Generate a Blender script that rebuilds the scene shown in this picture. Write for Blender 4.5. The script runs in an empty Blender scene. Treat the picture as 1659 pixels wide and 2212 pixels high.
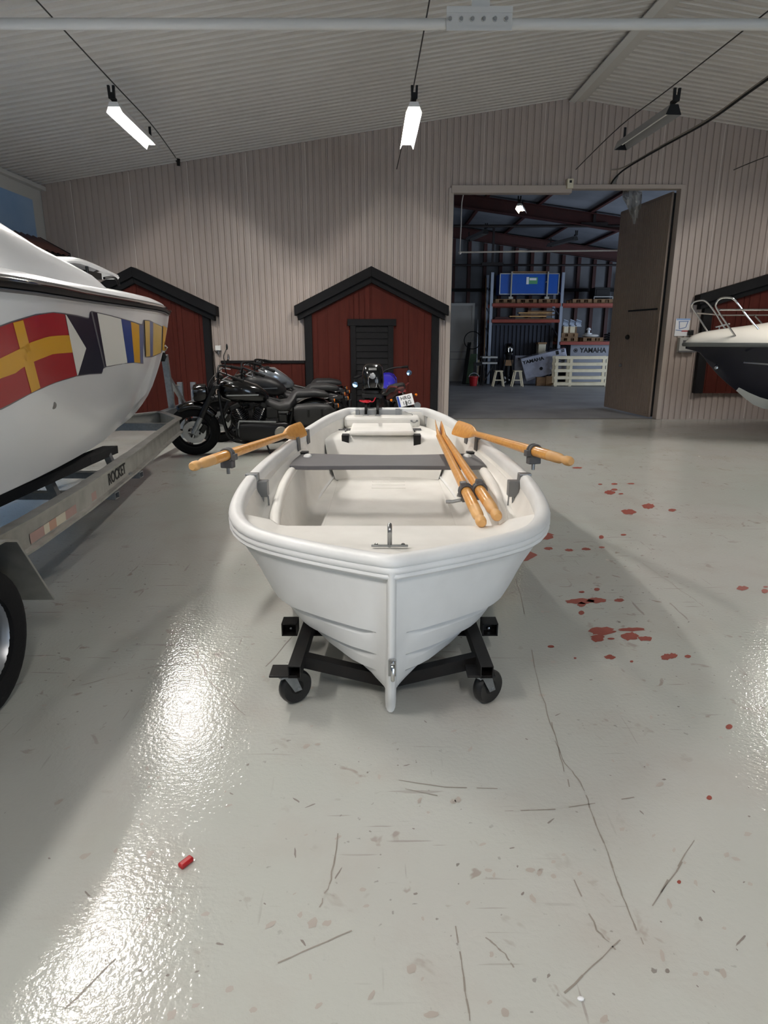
import bpy, bmesh, math, random
from math import sin, cos, pi, radians as R
from mathutils import Vector as V, Matrix as M
from mathutils.bvhtree import BVHTree
random.seed(7)
C = bpy.context.scene.collection
PI = math.pi
# ---------------------------------------------------------------- camera model (for turning measured image points into places)
FPX, PITCH, CAMH = 1400., R(15.22), 1.55
def ray(u, v):
    dx = (u-829.5)/FPX; dy = (1106-v)/FPX
    return V((dx, cos(PITCH)+dy*sin(PITCH), -sin(PITCH)+dy*cos(PITCH)))
EYE = V((0, 0, CAMH))
def at(u, v, Y):
    d = ray(u, v); return EYE + d*(Y/d.y)
def atz(u, v, Z=0.):
    d = ray(u, v); return EYE + d*((Z-CAMH)/d.z)
def atx(u, v, X):
    d = ray(u, v); return EYE + d*(X/d.x)
# ---------------------------------------------------------------- interpolation
def interp(tab, x):
    if x <= tab[0][0]: return tab[0][1]
    n = len(tab)
    for i in range(n-1):
        x0, y0 = tab[i]; x1, y1 = tab[i+1]
        if x <= x1:
            h = x1-x0; d = (y1-y0)/h
            def slope(k):
                if k == 0: return (tab[1][1]-tab[0][1])/(tab[1][0]-tab[0][0])
                if k == n-1: return (tab[-1][1]-tab[-2][1])/(tab[-1][0]-tab[-2][0])
                a = (tab[k][1]-tab[k-1][1])/(tab[k][0]-tab[k-1][0]); b = (tab[k+1][1]-tab[k][1])/(tab[k+1][0]-tab[k][0])
                return 0 if a*b <= 0 else 2*a*b/(a+b)
            m0, m1 = slope(i), slope(i+1); t = (x-x0)/h
            return (2*t**3-3*t*t+1)*y0+(t**3-2*t*t+t)*h*m0+(-2*t**3+3*t*t)*y1+(t**3-t*t)*h*m1
    return tab[-1][1]
def lin(tab, x):
    if x <= tab[0][0]: return tab[0][1]
    for (x0, y0), (x1, y1) in zip(tab, tab[1:]):
        if x <= x1: return y0+(y1-y0)*(x-x0)/(x1-x0)
    return tab[-1][1]
def clamp(x, a=0., b=1.): return max(a, min(b, x))
def spline(pts, n=8):
    pts = [V(p) for p in pts]
    out = []
    for i in range(len(pts)-1):
        p0 = pts[max(i-1, 0)]; p1 = pts[i]; p2 = pts[i+1]; p3 = pts[min(i+2, len(pts)-1)]
        for k in range(n):
            t = k/n
            out.append(0.5*((2*p1)+(p2-p0)*t+(2*p0-5*p1+4*p2-p3)*t*t+(3*p1-p0-3*p2+p3)*t**3))
    out.append(pts[-1]); return out
# ---------------------------------------------------------------- materials
def s2l(c):
    c = c/255.; return c/12.92 if c <= .04045 else ((c+.055)/1.055)**2.4
def rgb(c): return (s2l(c[0]), s2l(c[1]), s2l(c[2]), 1)
MATS = {}
def mat(name, c, rough=.5, metal=0., var=None, bump=None, coat=0., emit=None, alpha=None, trans=0., spec=.5, stretch=None):
    if name in MATS: return MATS[name]
    m = bpy.data.materials.new(name); m.use_nodes = True; nt = m.node_tree; N = nt.nodes; L = nt.links
    b = N['Principled BSDF']; b.inputs['Base Color'].default_value = rgb(c); b.inputs['Roughness'].default_value = rough
    b.inputs['Metallic'].default_value = metal; b.inputs['Coat Weight'].default_value = coat; b.inputs['Coat Roughness'].default_value = .08
    b.inputs['Specular IOR Level'].default_value = spec
    if trans: b.inputs['Transmission Weight'].default_value = trans
    if alpha is not None: b.inputs['Alpha'].default_value = alpha
    if emit: b.inputs['Emission Color'].default_value = rgb(emit[0]); b.inputs['Emission Strength'].default_value = emit[1]
    if var or bump:
        tc = N.new('ShaderNodeTexCoord'); mp = N.new('ShaderNodeMapping'); L.new(tc.outputs['Object'], mp.inputs['Vector'])
        if stretch: mp.inputs['Scale'].default_value = stretch
    if var:                                   # (scale, amount, second colour)
        nz = N.new('ShaderNodeTexNoise'); nz.inputs['Scale'].default_value = var[0]; nz.inputs['Detail'].default_value = 5
        L.new(mp.outputs[0], nz.inputs['Vector'])
        rp = N.new('ShaderNodeMapRange'); rp.inputs[1].default_value = .35; rp.inputs[2].default_value = .7
        rp.inputs[3].default_value = 0; rp.inputs[4].default_value = var[1]; L.new(nz.outputs[0], rp.inputs[0])
        mx = N.new('ShaderNodeMix'); mx.data_type = 'RGBA'; mx.inputs[6].default_value = rgb(c); mx.inputs[7].default_value = rgb(var[2])
        L.new(rp.outputs[0], mx.inputs[0]); L.new(mx.outputs[2], b.inputs['Base Color'])
    if bump:                                  # (scale, strength)
        n2 = N.new('ShaderNodeTexNoise'); n2.inputs['Scale'].default_value = bump[0]; n2.inputs['Detail'].default_value = 3
        L.new(mp.outputs[0], n2.inputs['Vector'])
        bp = N.new('ShaderNodeBump'); bp.inputs['Strength'].default_value = bump[1]; bp.inputs['Distance'].default_value = .01
        L.new(n2.outputs[0], bp.inputs['Height']); L.new(bp.outputs[0], b.inputs['Normal'])
    MATS[name] = m; return m
# ---------------------------------------------------------------- mesh builder
WM = {}
def wm(o): return WM.get(o.name, M())
class MB:
    def __init__(s): s.v = []; s.f = []; s.m = []
    def add(s, vs, fs, mi=0):
        k = len(s.v); s.v += [V(p) for p in vs]
        for f in fs: s.f.append(tuple(i+k for i in f)); s.m.append(mi)
        return s
    def box(s, c, d, rot=None, mi=0):
        x, y, z = d[0]/2, d[1]/2, d[2]/2
        vs = [V((a*x, b*y, e*z)) for e in (-1, 1) for b in (-1, 1) for a in (-1, 1)]
        if rot is not None:
            from mathutils import Euler
            q = Euler(rot).to_matrix() if not isinstance(rot, M) else rot
            vs = [q @ p for p in vs]
        vs = [p+V(c) for p in vs]
        return s.add(vs, [(0, 2, 3, 1), (4, 5, 7, 6), (0, 1, 5, 4), (2, 6, 7, 3), (0, 4, 6, 2), (1, 3, 7, 5)], mi)
    def bx(s, x0, x1, y0, y1, z0, z1, mi=0): return s.box(((x0+x1)/2, (y0+y1)/2, (z0+z1)/2), (abs(x1-x0), abs(y1-y0), abs(z1-z0)), None, mi)
    def bar(s, a, b, w, h, up=(0, 0, 1), mi=0):          # square bar from a to b
        a, b = V(a), V(b); t = (b-a).normalized(); u = V(up)
        if abs(t.dot(u)) > .98: u = V((0, 1, 0))
        r = t.cross(u).normalized(); u = r.cross(t).normalized()
        vs = []
        for p in (a, b):
            for i, j in ((-1, -1), (1, -1), (1, 1), (-1, 1)): vs.append(p+r*(i*w/2)+u*(j*h/2))
        return s.add(vs, [(3, 2, 1, 0), (4, 5, 6, 7), (0, 1, 5, 4), (1, 2, 6, 5), (2, 3, 7, 6), (3, 0, 4, 7)], mi)
    def loft(s, rings, closed=True, cap=True, mi=0, loop=False):
        k = len(s.v); n = len(rings[0]); m = len(rings)
        for r in rings: s.v += [V(p) for p in r]
        for i in range(m if loop else m-1):
            i2 = (i+1) % m
            for j in range(n if closed else n-1):
                j2 = (j+1) % n
                s.f.append((k+i*n+j, k+i*n+j2, k+i2*n+j2, k+i2*n+j)); s.m.append(mi)
        if cap and closed and not loop:
            s.f.append(tuple(k+j for j in reversed(range(n)))); s.m.append(mi)
            s.f.append(tuple(k+(m-1)*n+j for j in range(n))); s.m.append(mi)
        return s
    def tube(s, path, r, seg=10, closed=False, cap=True, mi=0, flat=None):
        path = [V(p) for p in path]; n = len(path); rings = []; prev = None
        for i, p in enumerate(path):
            a = path[(i-1) % n] if closed or i > 0 else p; b = path[(i+1) % n] if closed or i < n-1 else p
            t = (b-a).normalized()
            if prev is None:
                u = V((0, 0, 1)) if abs(t.z) < .9 else V((1, 0, 0))
                u = (u-t*u.dot(t)).normalized()
            else:
                u = prev-t*prev.dot(t)
                u = u.normalized() if u.length > 1e-6 else V((1, 0, 0))
            prev = u; w = t.cross(u)
            rr = r[i] if isinstance(r, (list, tuple)) else r
            rings.append([p+u*(cos(2*PI*k/seg)*rr)+w*(sin(2*PI*k/seg)*rr) for k in range(seg)])
        return s.loft(rings, True, cap, mi, closed)
    def cyl(s, a, b, r, r2=None, seg=16, mi=0): return s.tube([a, b], [r, r if r2 is None else r2], seg, mi=mi)
    def lathe(s, prof, o, ax, seg=24, mi=0, cap=True, loop=False):   # prof: (radius, distance along axis)
        o = V(o); t = V(ax).normalized(); u = V((0, 0, 1)) if abs(t.z) < .9 else V((1, 0, 0)); u = (u-t*u.dot(t)).normalized(); w = t.cross(u)
        rings = [[o+t*h+u*(cos(2*PI*k/seg)*r)+w*(sin(2*PI*k/seg)*r) for k in range(seg)] for r, h in prof]
        return s.loft(rings, True, cap, mi, loop)
    def ell(s, c, d, seg=16, rings=10, rot=None, mi=0, z0=-1., z1=1.):
        c = V(c); rs = []
        for i in range(rings+1):
            a = -PI/2+PI*i/rings; zz = clamp(sin(a), z0, z1); rr = max(cos(a), .02)
            ring = [V((cos(2*PI*k/seg)*rr*d[0], sin(2*PI*k/seg)*rr*d[1], zz*d[2])) for k in range(seg)]
            if rot is not None:
                from mathutils import Euler
                q = Euler(rot).to_matrix(); ring = [q @ p for p in ring]
            rs.append([c+p for p in ring])
        return s.loft(rs, True, True, mi)
    def prism(s, poly, ax, a, b, mi=0):                    # polygon in the plane across axis ax ('x','y','z'), extruded a..b
        def p3(p, h): return {'x': (h, p[0], p[1]), 'y': (p[0], h, p[1]), 'z': (p[0], p[1], h)}[ax]
        n = len(poly); vs = [p3(p, a) for p in poly]+[p3(p, b) for p in poly]
        fs = [tuple(reversed(range(n))), tuple(range(n, 2*n))]+[(i, (i+1) % n, n+(i+1) % n, n+i) for i in range(n)]
        return s.add(vs, fs, mi)
    def grid(s, rows, mi=0): return s.loft(rows, False, False, mi)
    def xf(s, q): s.v = [q @ p for p in s.v]; return s
    def mirror_x(s, x0=0.):
        n = len(s.v); s.v += [V((2*x0-p.x, p.y, p.z)) for p in s.v]
        s.f += [tuple(i+n for i in reversed(f)) for f in s.f]; s.m += list(s.m); return s
    def clusters(s, gap=.006):                             # sets of faces that lie apart from each other
        p = list(range(len(s.v)))
        def find(i):
            while p[i] != i: p[i] = p[p[i]]; i = p[i]
            return i
        for f in s.f:
            r = find(f[0])
            for i in f[1:]: p[find(i)] = r
        isl = {}
        for k, f in enumerate(s.f): isl.setdefault(find(f[0]), []).append(k)
        bb = []
        for fs in isl.values():
            ps = [s.v[i] for k in fs for i in s.f[k]]
            bb.append(([min(q[a] for q in ps)-gap for a in range(3)], [max(q[a] for q in ps)+gap for a in range(3)], fs))
        out = []
        while bb:
            lo, hi, fs = bb.pop(); moved = True; fs = list(fs)
            while moved:
                moved = False
                for k in range(len(bb)-1, -1, -1):
                    l2, h2, f2 = bb[k]
                    if all(lo[a] <= h2[a] and l2[a] <= hi[a] for a in range(3)):
                        lo = [min(lo[a], l2[a]) for a in range(3)]; hi = [max(hi[a], h2[a]) for a in range(3)]; fs += f2; bb.pop(k); moved = True
            out.append(fs)
        return out
    def build(s, name, mats, parent=None, smooth=35, bevel=0., solid=0., recalc=True, merge=False, subd=0, whole=False):
        if parent is not None and not whole and len(s.f) < 4000 and parent.name != 'floor':
            cl = s.clusters()
            if 1 < len(cl) <= 12:
                res = []
                for fs in cl:
                    b = MB(); idx = {}
                    for k in fs:
                        for i in s.f[k]:
                            if i not in idx: idx[i] = len(b.v); b.v.append(s.v[i])
                        b.f.append(tuple(idx[i] for i in s.f[k])); b.m.append(s.m[k])
                    res.append(b.build(name, mats, parent, smooth, bevel, solid, recalc, merge, subd, True))
                return res[0]
        me = bpy.data.meshes.new(name); me.from_pydata([tuple(p) for p in s.v], [], s.f)
        if not isinstance(mats, (list, tuple)): mats = [mats]
        for m in mats: me.materials.append(m)
        for i, p in enumerate(me.polygons): p.material_index = s.m[i]
        if recalc or merge:
            b = bmesh.new(); b.from_mesh(me)
            if merge: bmesh.ops.remove_doubles(b, verts=b.verts, dist=.0005)
            bmesh.ops.recalc_face_normals(b, faces=b.faces); b.to_mesh(me); b.free()
        if smooth:
            me.polygons.foreach_set('use_smooth', [True]*len(me.polygons))
            me.set_sharp_from_angle(angle=R(smooth))
        o = bpy.data.objects.new(name, me); C.objects.link(o)
        if parent is not None:
            o.parent = parent; o.matrix_parent_inverse = wm(parent).inverted()
        if solid:
            q = o.modifiers.new('thick', 'SOLIDIFY'); q.thickness = abs(solid); q.offset = -1 if solid > 0 else 1
        if subd:
            q = o.modifiers.new('sub', 'SUBSURF'); q.levels = subd; q.render_levels = subd
        if bevel:
            q = o.modifiers.new('bev', 'BEVEL'); q.width = bevel; q.segments = 2; q.limit_method = 'ANGLE'; q.angle_limit = R(40); q.use_clamp_overlap = True
        return o
def tag(o, label, cat, group=None, kind=None):
    o['label'] = label; o['category'] = cat
    if group: o['group'] = group
    if kind: o['kind'] = kind
    return o
def struct(o): o['kind'] = 'structure'; return o
def thing(name, label, cat, loc=(0, 0, 0), rz=0., group=None, local=False, lean=0.):
    o = bpy.data.objects.new(name, None); o.empty_display_size = .1; C.objects.link(o)
    o.location = loc; o.rotation_euler = (lean, 0, rz)
    from mathutils import Euler
    if not local: WM[o.name] = M.Translation(V(loc)) @ Euler((lean, 0, rz)).to_matrix().to_4x4()
    return tag(o, label, cat, group)
def base(o):                                               # put a one-mesh thing's origin at its base
    vs = o.data.vertices
    xs = [v.co.x for v in vs]; ys = [v.co.y for v in vs]; zs = [v.co.z for v in vs]
    c = V(((min(xs)+max(xs))/2, (min(ys)+max(ys))/2, min(zs)))
    o.data.transform(M.Translation(-c)); o.location = c
    for ch in o.children: ch.matrix_parent_inverse = M.Translation(-c)
    return o
def copy_tree(o, parent=None):
    c = o.copy(); C.objects.link(c)
    if parent is not None: c.parent = parent
    for ch in [x for x in bpy.data.objects if x.parent == o]: copy_tree(ch, c)
    return c
def lettering(txt, size, q, m, parent, name='lettering', ext=.001, bold=0., wx=1.):
    cu = bpy.data.curves.new(name, 'FONT'); cu.body = txt; cu.size = size; cu.extrude = ext; cu.align_x = 'CENTER'; cu.align_y = 'CENTER'; cu.offset = bold
    t = bpy.data.objects.new(name+'_src', cu); C.objects.link(t)
    dg = bpy.context.evaluated_depsgraph_get(); me = bpy.data.meshes.new_from_object(t.evaluated_get(dg))
    bpy.data.objects.remove(t); me.name = name
    me.transform(q @ M.Diagonal((wx, 1, 1, 1))); me.materials.clear(); me.materials.append(m)
    o = bpy.data.objects.new(name, me); C.objects.link(o)
    o.parent = parent; o.matrix_parent_inverse = wm(parent).inverted()
    return o
def frame(o, x, y):                                        # 4x4 with given origin, x axis, y axis
    x = V(x).normalized(); z = x.cross(V(y)).normalized(); y = z.cross(x)
    return M(((x.x, y.x, z.x, o[0]), (x.y, y.y, z.y, o[1]), (x.z, y.z, z.z, o[2]), (0, 0, 0, 1)))
def ngon(c, w, h, n, jag, rnd):
    return [(c[0]+cos(2*PI*i/n)*w/2*(1+rnd.uniform(-jag, jag)), c[1]+sin(2*PI*i/n)*h/2*(1+rnd.uniform(-jag, jag))) for i in range(n)]

# ---------------------------------------------------------------- palette
m_black = mat('black_plastic', (12, 12, 13), .5, spec=.3)
m_gloss = mat('black_gloss', (4, 4, 5), .16, coat=.35, spec=.35)
m_satin = mat('satin_black_paint', (11, 11, 12), .42, spec=.35)
m_matte = mat('matte_black_paint', (18, 18, 20), .48, spec=.35)
m_rubber = mat('tyre_rubber', (16, 16, 17), .85, bump=(60, .15), spec=.25)
m_chrome = mat('chrome', (215, 215, 215), .08, 1)
m_steel = mat('brushed_steel', (165, 167, 168), .3, 1)
m_alu = mat('mill_aluminium', (186, 185, 180), .42, .85, var=(9, .5, (140, 138, 134)))
m_galv = mat('galvanised_steel', (150, 153, 155), .45, .8, var=(30, .5, (115, 118, 120)))
m_dsteel = mat('black_painted_steel', (12, 12, 13), .5, var=(14, .4, (34, 26, 22)), spec=.35)
m_gel = mat('white_moulded_plastic', (234, 235, 235), .42, bump=(7, .06), var=(5, .35, (212, 212, 210)))
m_liner = mat('white_liner', (238, 236, 231), .5, bump=(10, .12), var=(4, .4, (212, 210, 203)))
m_white = mat('white_gelcoat', (226, 228, 230), .22, coat=.3)
m_cream = mat('cream_gelcoat', (226, 222, 212), .25, coat=.4)
m_navy = mat('navy_gelcoat', (6, 9, 26), .2, coat=.2, spec=.3)
m_thwart = mat('grey_thwart_plank', (98, 97, 100), .6, var=(8, .3, (84, 83, 86)))
m_wood = mat('varnished_pine', (226, 166, 86), .35, coat=.3, var=(6, .7, (204, 136, 62)), stretch=(.6, 6, 6))
m_woodend = mat('bare_pine', (226, 178, 116), .5, var=(9, .6, (200, 146, 86)))
m_rough = mat('rough_timber', (140, 108, 74), .75, var=(7, .7, (104, 78, 54)))
m_palewood = mat('pale_crate_wood', (226, 214, 184), .7, var=(5, .5, (200, 184, 150)))
m_redwood = mat('falu_red_boards', (78, 31, 23), .8, var=(3, .6, (62, 23, 17)), stretch=(6, 6, .6), spec=.2)
m_blackwood = mat('black_stained_boards', (17, 17, 19), .8, var=(5, .6, (10, 10, 12)), stretch=(1, 1, .5), spec=.25)
m_oxide = mat('red_oxide_steel', (70, 27, 24), .6, var=(4, .5, (48, 20, 19)))
m_orange = mat('rack_beam_paint', (150, 62, 44), .5, var=(6, .5, (120, 48, 38)))
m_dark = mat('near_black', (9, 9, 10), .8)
m_grey = mat('grey_plastic', (88, 88, 90), .55)
m_lgrey = mat('light_grey_plastic', (176, 176, 172), .5)
m_card = mat('cardboard', (150, 118, 84), .8)
m_paper = mat('paper', (235, 236, 238), .7)
m_red = mat('red_plastic', (170, 22, 28), .4)
EXPOSURE = .30
# ================================================================ THE HALL
W = 12.53                                   # the gable wall's distance
SK = .032                                   # the hall runs a little askew of the view
XR, ZR, SL = 3.205, 5.456, .1456            # ridge at the gable wall, roof slope
XL, XE = -6.06, 12.47
Y0 = -9.
def sk(y): return SK*(W-y)
def zc(x): return ZR-SL*abs(x-XR)
m_wall = mat('taupe_wall_sheet', (174, 161, 152), .5, var=(1.2, .25, (160, 146, 137)))
m_ceil = mat('white_ceiling_sheet', (200, 197, 192), .5, var=(.8, .3, (184, 180, 174)))
m_trimw = mat('white_trim_paint', (206, 206, 203), .45)
m_mural = mat('blue_wall_mural', (140, 176, 218), .7, var=(1.1, .6, (172, 198, 228)))
m_frame = mat('taupe_door_trim', (176, 164, 154), .5)
m_leaf = mat('taupe_door_leaf_sheet', (150, 134, 120), .5, var=(1., .4, (132, 116, 104)))

def floor_material():
    m = bpy.data.materials.new('painted_concrete'); m.use_nodes = True; nt = m.node_tree; N = nt.nodes; L = nt.links; b = N['Principled BSDF']
    tc = N.new('ShaderNodeTexCoord')
    def noise(sc, det=4, st=None, dist=0., rough=.55):
        n = N.new('ShaderNodeTexNoise'); n.inputs['Scale'].default_value = sc; n.inputs['Detail'].default_value = det; n.inputs['Distortion'].default_value = dist; n.inputs['Roughness'].default_value = rough
        mp = N.new('ShaderNodeMapping'); L.new(tc.outputs['Object'], mp.inputs[0])
        if st: mp.inputs['Scale'].default_value = st[:3]; mp.inputs['Rotation'].default_value = (0, 0, st[3] if len(st) > 3 else 0)
        L.new(mp.outputs[0], n.inputs['Vector']); return n.outputs[0]
    def ramp(x, a, c_, lo=0., hi=1.):
        r = N.new('ShaderNodeMapRange'); r.inputs[1].default_value = a; r.inputs[2].default_value = c_; r.inputs[3].default_value = lo; r.inputs[4].default_value = hi; L.new(x, r.inputs[0]); return r.outputs[0]
    def mixc(f, a, c2):
        x = N.new('ShaderNodeMix'); x.data_type = 'RGBA'; L.new(f, x.inputs[0])
        if isinstance(a, tuple): x.inputs[6].default_value = rgb(a)
        else: L.new(a, x.inputs[6])
        x.inputs[7].default_value = rgb(c2); return x.outputs[2]
    def mul(a, c2):
        x = N.new('ShaderNodeMath'); x.operation = 'MULTIPLY'; L.new(a, x.inputs[0]); L.new(c2, x.inputs[1]); return x.outputs[0]
    col = mixc(ramp(noise(.55, 3), .35, .65), (180, 183, 176), (184, 183, 178))
    col = mixc(ramp(noise(2.3, 6), .5, .75, 0, .45), col, (172, 164, 155))
    zone = ramp(noise(.9, 2), .42, .6)
    col = mixc(mul(ramp(noise(9, 3, dist=.6), .64, .70, 0, .7), zone), col, (146, 132, 122))
    col = mixc(mul(ramp(noise(30, 2), .69, .73, 0, .8), zone), col, (112, 104, 98))
    for k, (sx, sy, a) in enumerate(((1.2, 14, .5), (13, 1., .9), (1.1, 16, -.4))):
        col = mixc(mul(ramp(noise(2.2, 2, (sx, sy, 1, a)), .69, .72, 0, .6), zone), col, (140, 130, 124))
    L.new(col, b.inputs['Base Color'])
    L.new(ramp(noise(1.7, 4), .3, .7, .09, .17), b.inputs['Roughness'])
    n1 = noise(55, 2); bp = N.new('ShaderNodeBump'); bp.inputs['Strength'].default_value = .34; bp.inputs['Distance'].default_value = .005
    L.new(n1, bp.inputs['Height']); L.new(bp.outputs[0], b.inputs['Normal'])
    b.inputs['Specular IOR Level'].default_value = .5
    return m
m_floor = floor_material()
fl = struct(MB().bx(XL-.6, XE+.6, Y0, W+.02, -.12, 0).build('floor', m_floor, smooth=0))
m_worn = mat('red_primer_under_paint', (142, 68, 56), .55, var=(25, .5, (122, 56, 46)))
rnd = random.Random(3)
patches = MB()
def patch(X, Y, w, h, px=False):
    if not px: X, Y, w, h = 1060+.361*X, 950+.361*Y, .361*w, .361*h
    n = 11 if w < 16 else 20
    pts = [atz(u, v, .0012) for u, v in ngon((X, Y), w, h*1.05, n, .10 if w < 16 else .26, rnd)]
    patches.add(pts, [tuple(range(n))])
for a in ((300, 578, 170, 40), (200, 690, 130, 55), (165, 720, 60, 36), (345, 650, 50, 18), (470, 660, 50, 14), (570, 653, 55, 14), (662, 582, 30, 22), (795, 568, 36, 10), (665, 643, 36, 10),
          (545, 910, 36, 12), (635, 895, 36, 18), (530, 966, 170, 30), (630, 960, 110, 30), (545, 985, 50, 26), (768, 960, 60, 20), (543, 1035, 36, 24), (665, 1145, 165, 44), (640, 1185, 84, 44), (720, 1190, 44, 12),
          (848, 1135, 150, 22), (835, 1175, 96, 50), (925, 1190, 90, 28), (360, 1237, 42, 14), (710, 1300, 64, 24), (843, 1326, 22, 12), (1050, 1300, 60, 34), (1090, 1292, 50, 30), (1180, 1296, 40, 18), (505, 1306, 18, 10),
          (945, 397, 80, 28), (825, 432, 80, 30), (1085, 420, 45, 16), (710, 315, 60, 24), (740, 298, 40, 12), (840, 262, 46, 8), (740, 264, 40, 10), (655, 266, 26, 8), (515, 167, 60, 10), (780, 323, 30, 8),
          (1505, 887, 70, 24), (1640, 905, 40, 26), (1645, 880, 30, 10)): patch(*a)
for a in ((1575, 1570, 15, 11), (1532, 1723, 12, 9), (1467, 1905, 9, 8)): patch(*a, px=True)
pt = patches.build('worn_paint_patch', m_worn, fl, smooth=0, recalc=False); pt['kind'] = 'stuff'; pt['label'] = 'red primer showing through worn grey paint'
m_scr = mat('dark_floor_scratch', (140, 133, 125), .5)
scr = MB()
def scratch(pts, w=.0045):
    q = []
    for (u, v), (u2, v2) in zip(pts, pts[1:]):
        for k in range(6): q.append(atz(u+(u2-u)*k/6+rnd.uniform(-2.2, 2.2), v+(v2-v)*k/6, .001))
    q.append(atz(*pts[-1], .001))
    for i in range(len(q)-1):
        t = q[i+1]-q[i]; nrm = V((-t.y, t.x, 0)).normalized()*w*rnd.uniform(.25, .6)
        if rnd.random() < .18: continue
        scr.add([q[i]-nrm, q[i+1]-nrm, q[i+1]+nrm, q[i]+nrm], [(0, 1, 2, 3)])
for p in (([(1190, 1560), (1215, 1640), (1255, 1690), (1275, 1745), (1320, 1860), (1350, 1950), (1390, 2040)]), ([(1115, 1250), (1165, 1480), (1200, 1600), (1230, 1700)]), ([(1240, 1900), (1290, 2010), (1340, 2060)]),
          ([(420, 1400), (450, 1470), (530, 1545)]), ([(860, 1685), (960, 1700), (1100, 1704)]), ([(1090, 1752), (1200, 1748), (1370, 1722)]), ([(1390, 1985), (1500, 1815)]), ([(1398, 1968), (1490, 1840)]),
          ([(985, 2000), (1000, 2110), (1015, 2205)]), ([(1050, 2025), (1090, 2060), (1110, 2090)]), ([(120, 2200), (250, 2070)]), ([(175, 1480), (330, 1440), (430, 1430)]), ([(1220, 2145), (1340, 2030)]), ([(860, 1700), (960, 1722)]),
          ([(575, 1440), (700, 1300)]), ([(1385, 1215), (1450, 1260), (1520, 1310)]), ([(1390, 1212), (1430, 1222)]), ([(600, 2080), (760, 2010)]), ([(730, 1800), (715, 1900), (690, 1960)])): scratch(p)
so = scr.build('floor_scratch', m_scr, fl, smooth=0, recalc=False); so['kind'] = 'stuff'

chips = [MB(), MB()]
for k in range(260):
    u = rnd.uniform(-150, 1800); v = 960+1250*rnd.random()**.8; p = atz(u, v)
    if rnd.random() < .35: p = V((rnd.gauss(.45, .7), rnd.gauss(1.5, .5), 0))
    dark = k % 3 == 0; w = rnd.uniform(.006, .016) if dark else rnd.uniform(.01, .034); h_ = w*rnd.uniform(.35, .8); a = rnd.uniform(0, PI) if dark else rnd.gauss(.9, .5)
    if dark and rnd.random() < .5: w *= 3; h_ = .006
    pts = [(p.x+x*cos(a)-y*sin(a), p.y+x*sin(a)+y*cos(a), .0008) for x, y in ngon((0, 0), w, h_, 11, .32, rnd)]
    chips[dark].add(pts, [tuple(range(11))])
for c_, nm, mm in ((chips[0], 'floor_stain', mat('brownish_floor_stain', (166, 158, 150), .4)), (chips[1], 'floor_chip', mat('dark_floor_chip', (126, 119, 113), .5))):
    o = c_.build(nm, mm, fl, smooth=0, recalc=False); o['kind'] = 'stuff'

# ---- corrugated gable wall with its doorway
DX0, DX1, DZ = 1.21, 5.24, 4.06
def ribs(x0, x1, y, pitch=.115, depth=.021, grv=.042):
    out = []; n = max(1, round((x1-x0)/pitch)); p = (x1-x0)/n
    for i in range(n):
        a = x0+i*p
        out += [(a, y), (a+p-grv, y), (a+p-grv*.8, y+depth), (a+p-grv*.2, y+depth)]
    out.append((x1, y)); return out
wall = MB()
def corr(mb, x0, x1, z0f, z1f, y=W-.03, **k):
    pr = ribs(x0, x1, y, **k)
    mb.grid([[(x, yy, z0f(x)) for x, yy in pr], [(x, yy, z1f(x)) for x, yy in pr]])
corr(wall, XL-.1, DX0, lambda x: 0, lambda x: zc(x)+.02)
corr(wall, DX1, XE+.1, lambda x: 0, lambda x: zc(x)+.02)
corr(wall, DX0, DX1, lambda x: DZ, lambda x: zc(x)+.02)
for x0, x1, z0 in ((XL-.1, DX0, 0), (DX1, XE+.1, 0), (DX0, DX1, DZ)):     # the wall's body behind the sheet
    seg = [x0, x1] if not x0 < XR < x1 else [x0, XR, x1]
    wall.prism([(x0, z0)]+[(x1, z0)]+[(x, zc(x)+.2) for x in reversed(seg)], 'y', W+.0, W+.12)
struct(wall.build('wall_back', m_wall, smooth=0, recalc=False))
sm = MB()
for x in [XL+.55+i*1.035 for i in range(18)]:
    z0 = DZ+.02 if DX0 < x < DX1 else .02
    sm.bx(x-.005, x+.005, W-.036, W-.028, z0, zc(x)-.02)
struct(sm.build('trim_1', mat('sheet_seam', (214, 204, 196), .5), smooth=0))
tr = MB()
tr.bx(DX0-.02, 3.3, W-.075, W+.1, DZ-.09, DZ+.035); tr.bx(3.3, DX1+.06, W-.06, W+.1, DZ-.02, DZ+.05)
struct(tr.build('trim_2', m_frame, bevel=.006))
tr = MB().bx(DX0-.07, DX0+.02, W-.06, W+.14, 0, DZ); tr.bx(DX1-.02, DX1+.06, W-.06, W+.14, 0, DZ)
struct(tr.build('trim_3', m_frame, bevel=.006))
tr = MB().bx(DX0+.0, DX0+.035, W+.02, W+.2, 0, DZ-.05); struct(tr.build('trim_4', mat('dark_blue_jamb', (62, 72, 84), .5)))
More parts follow.
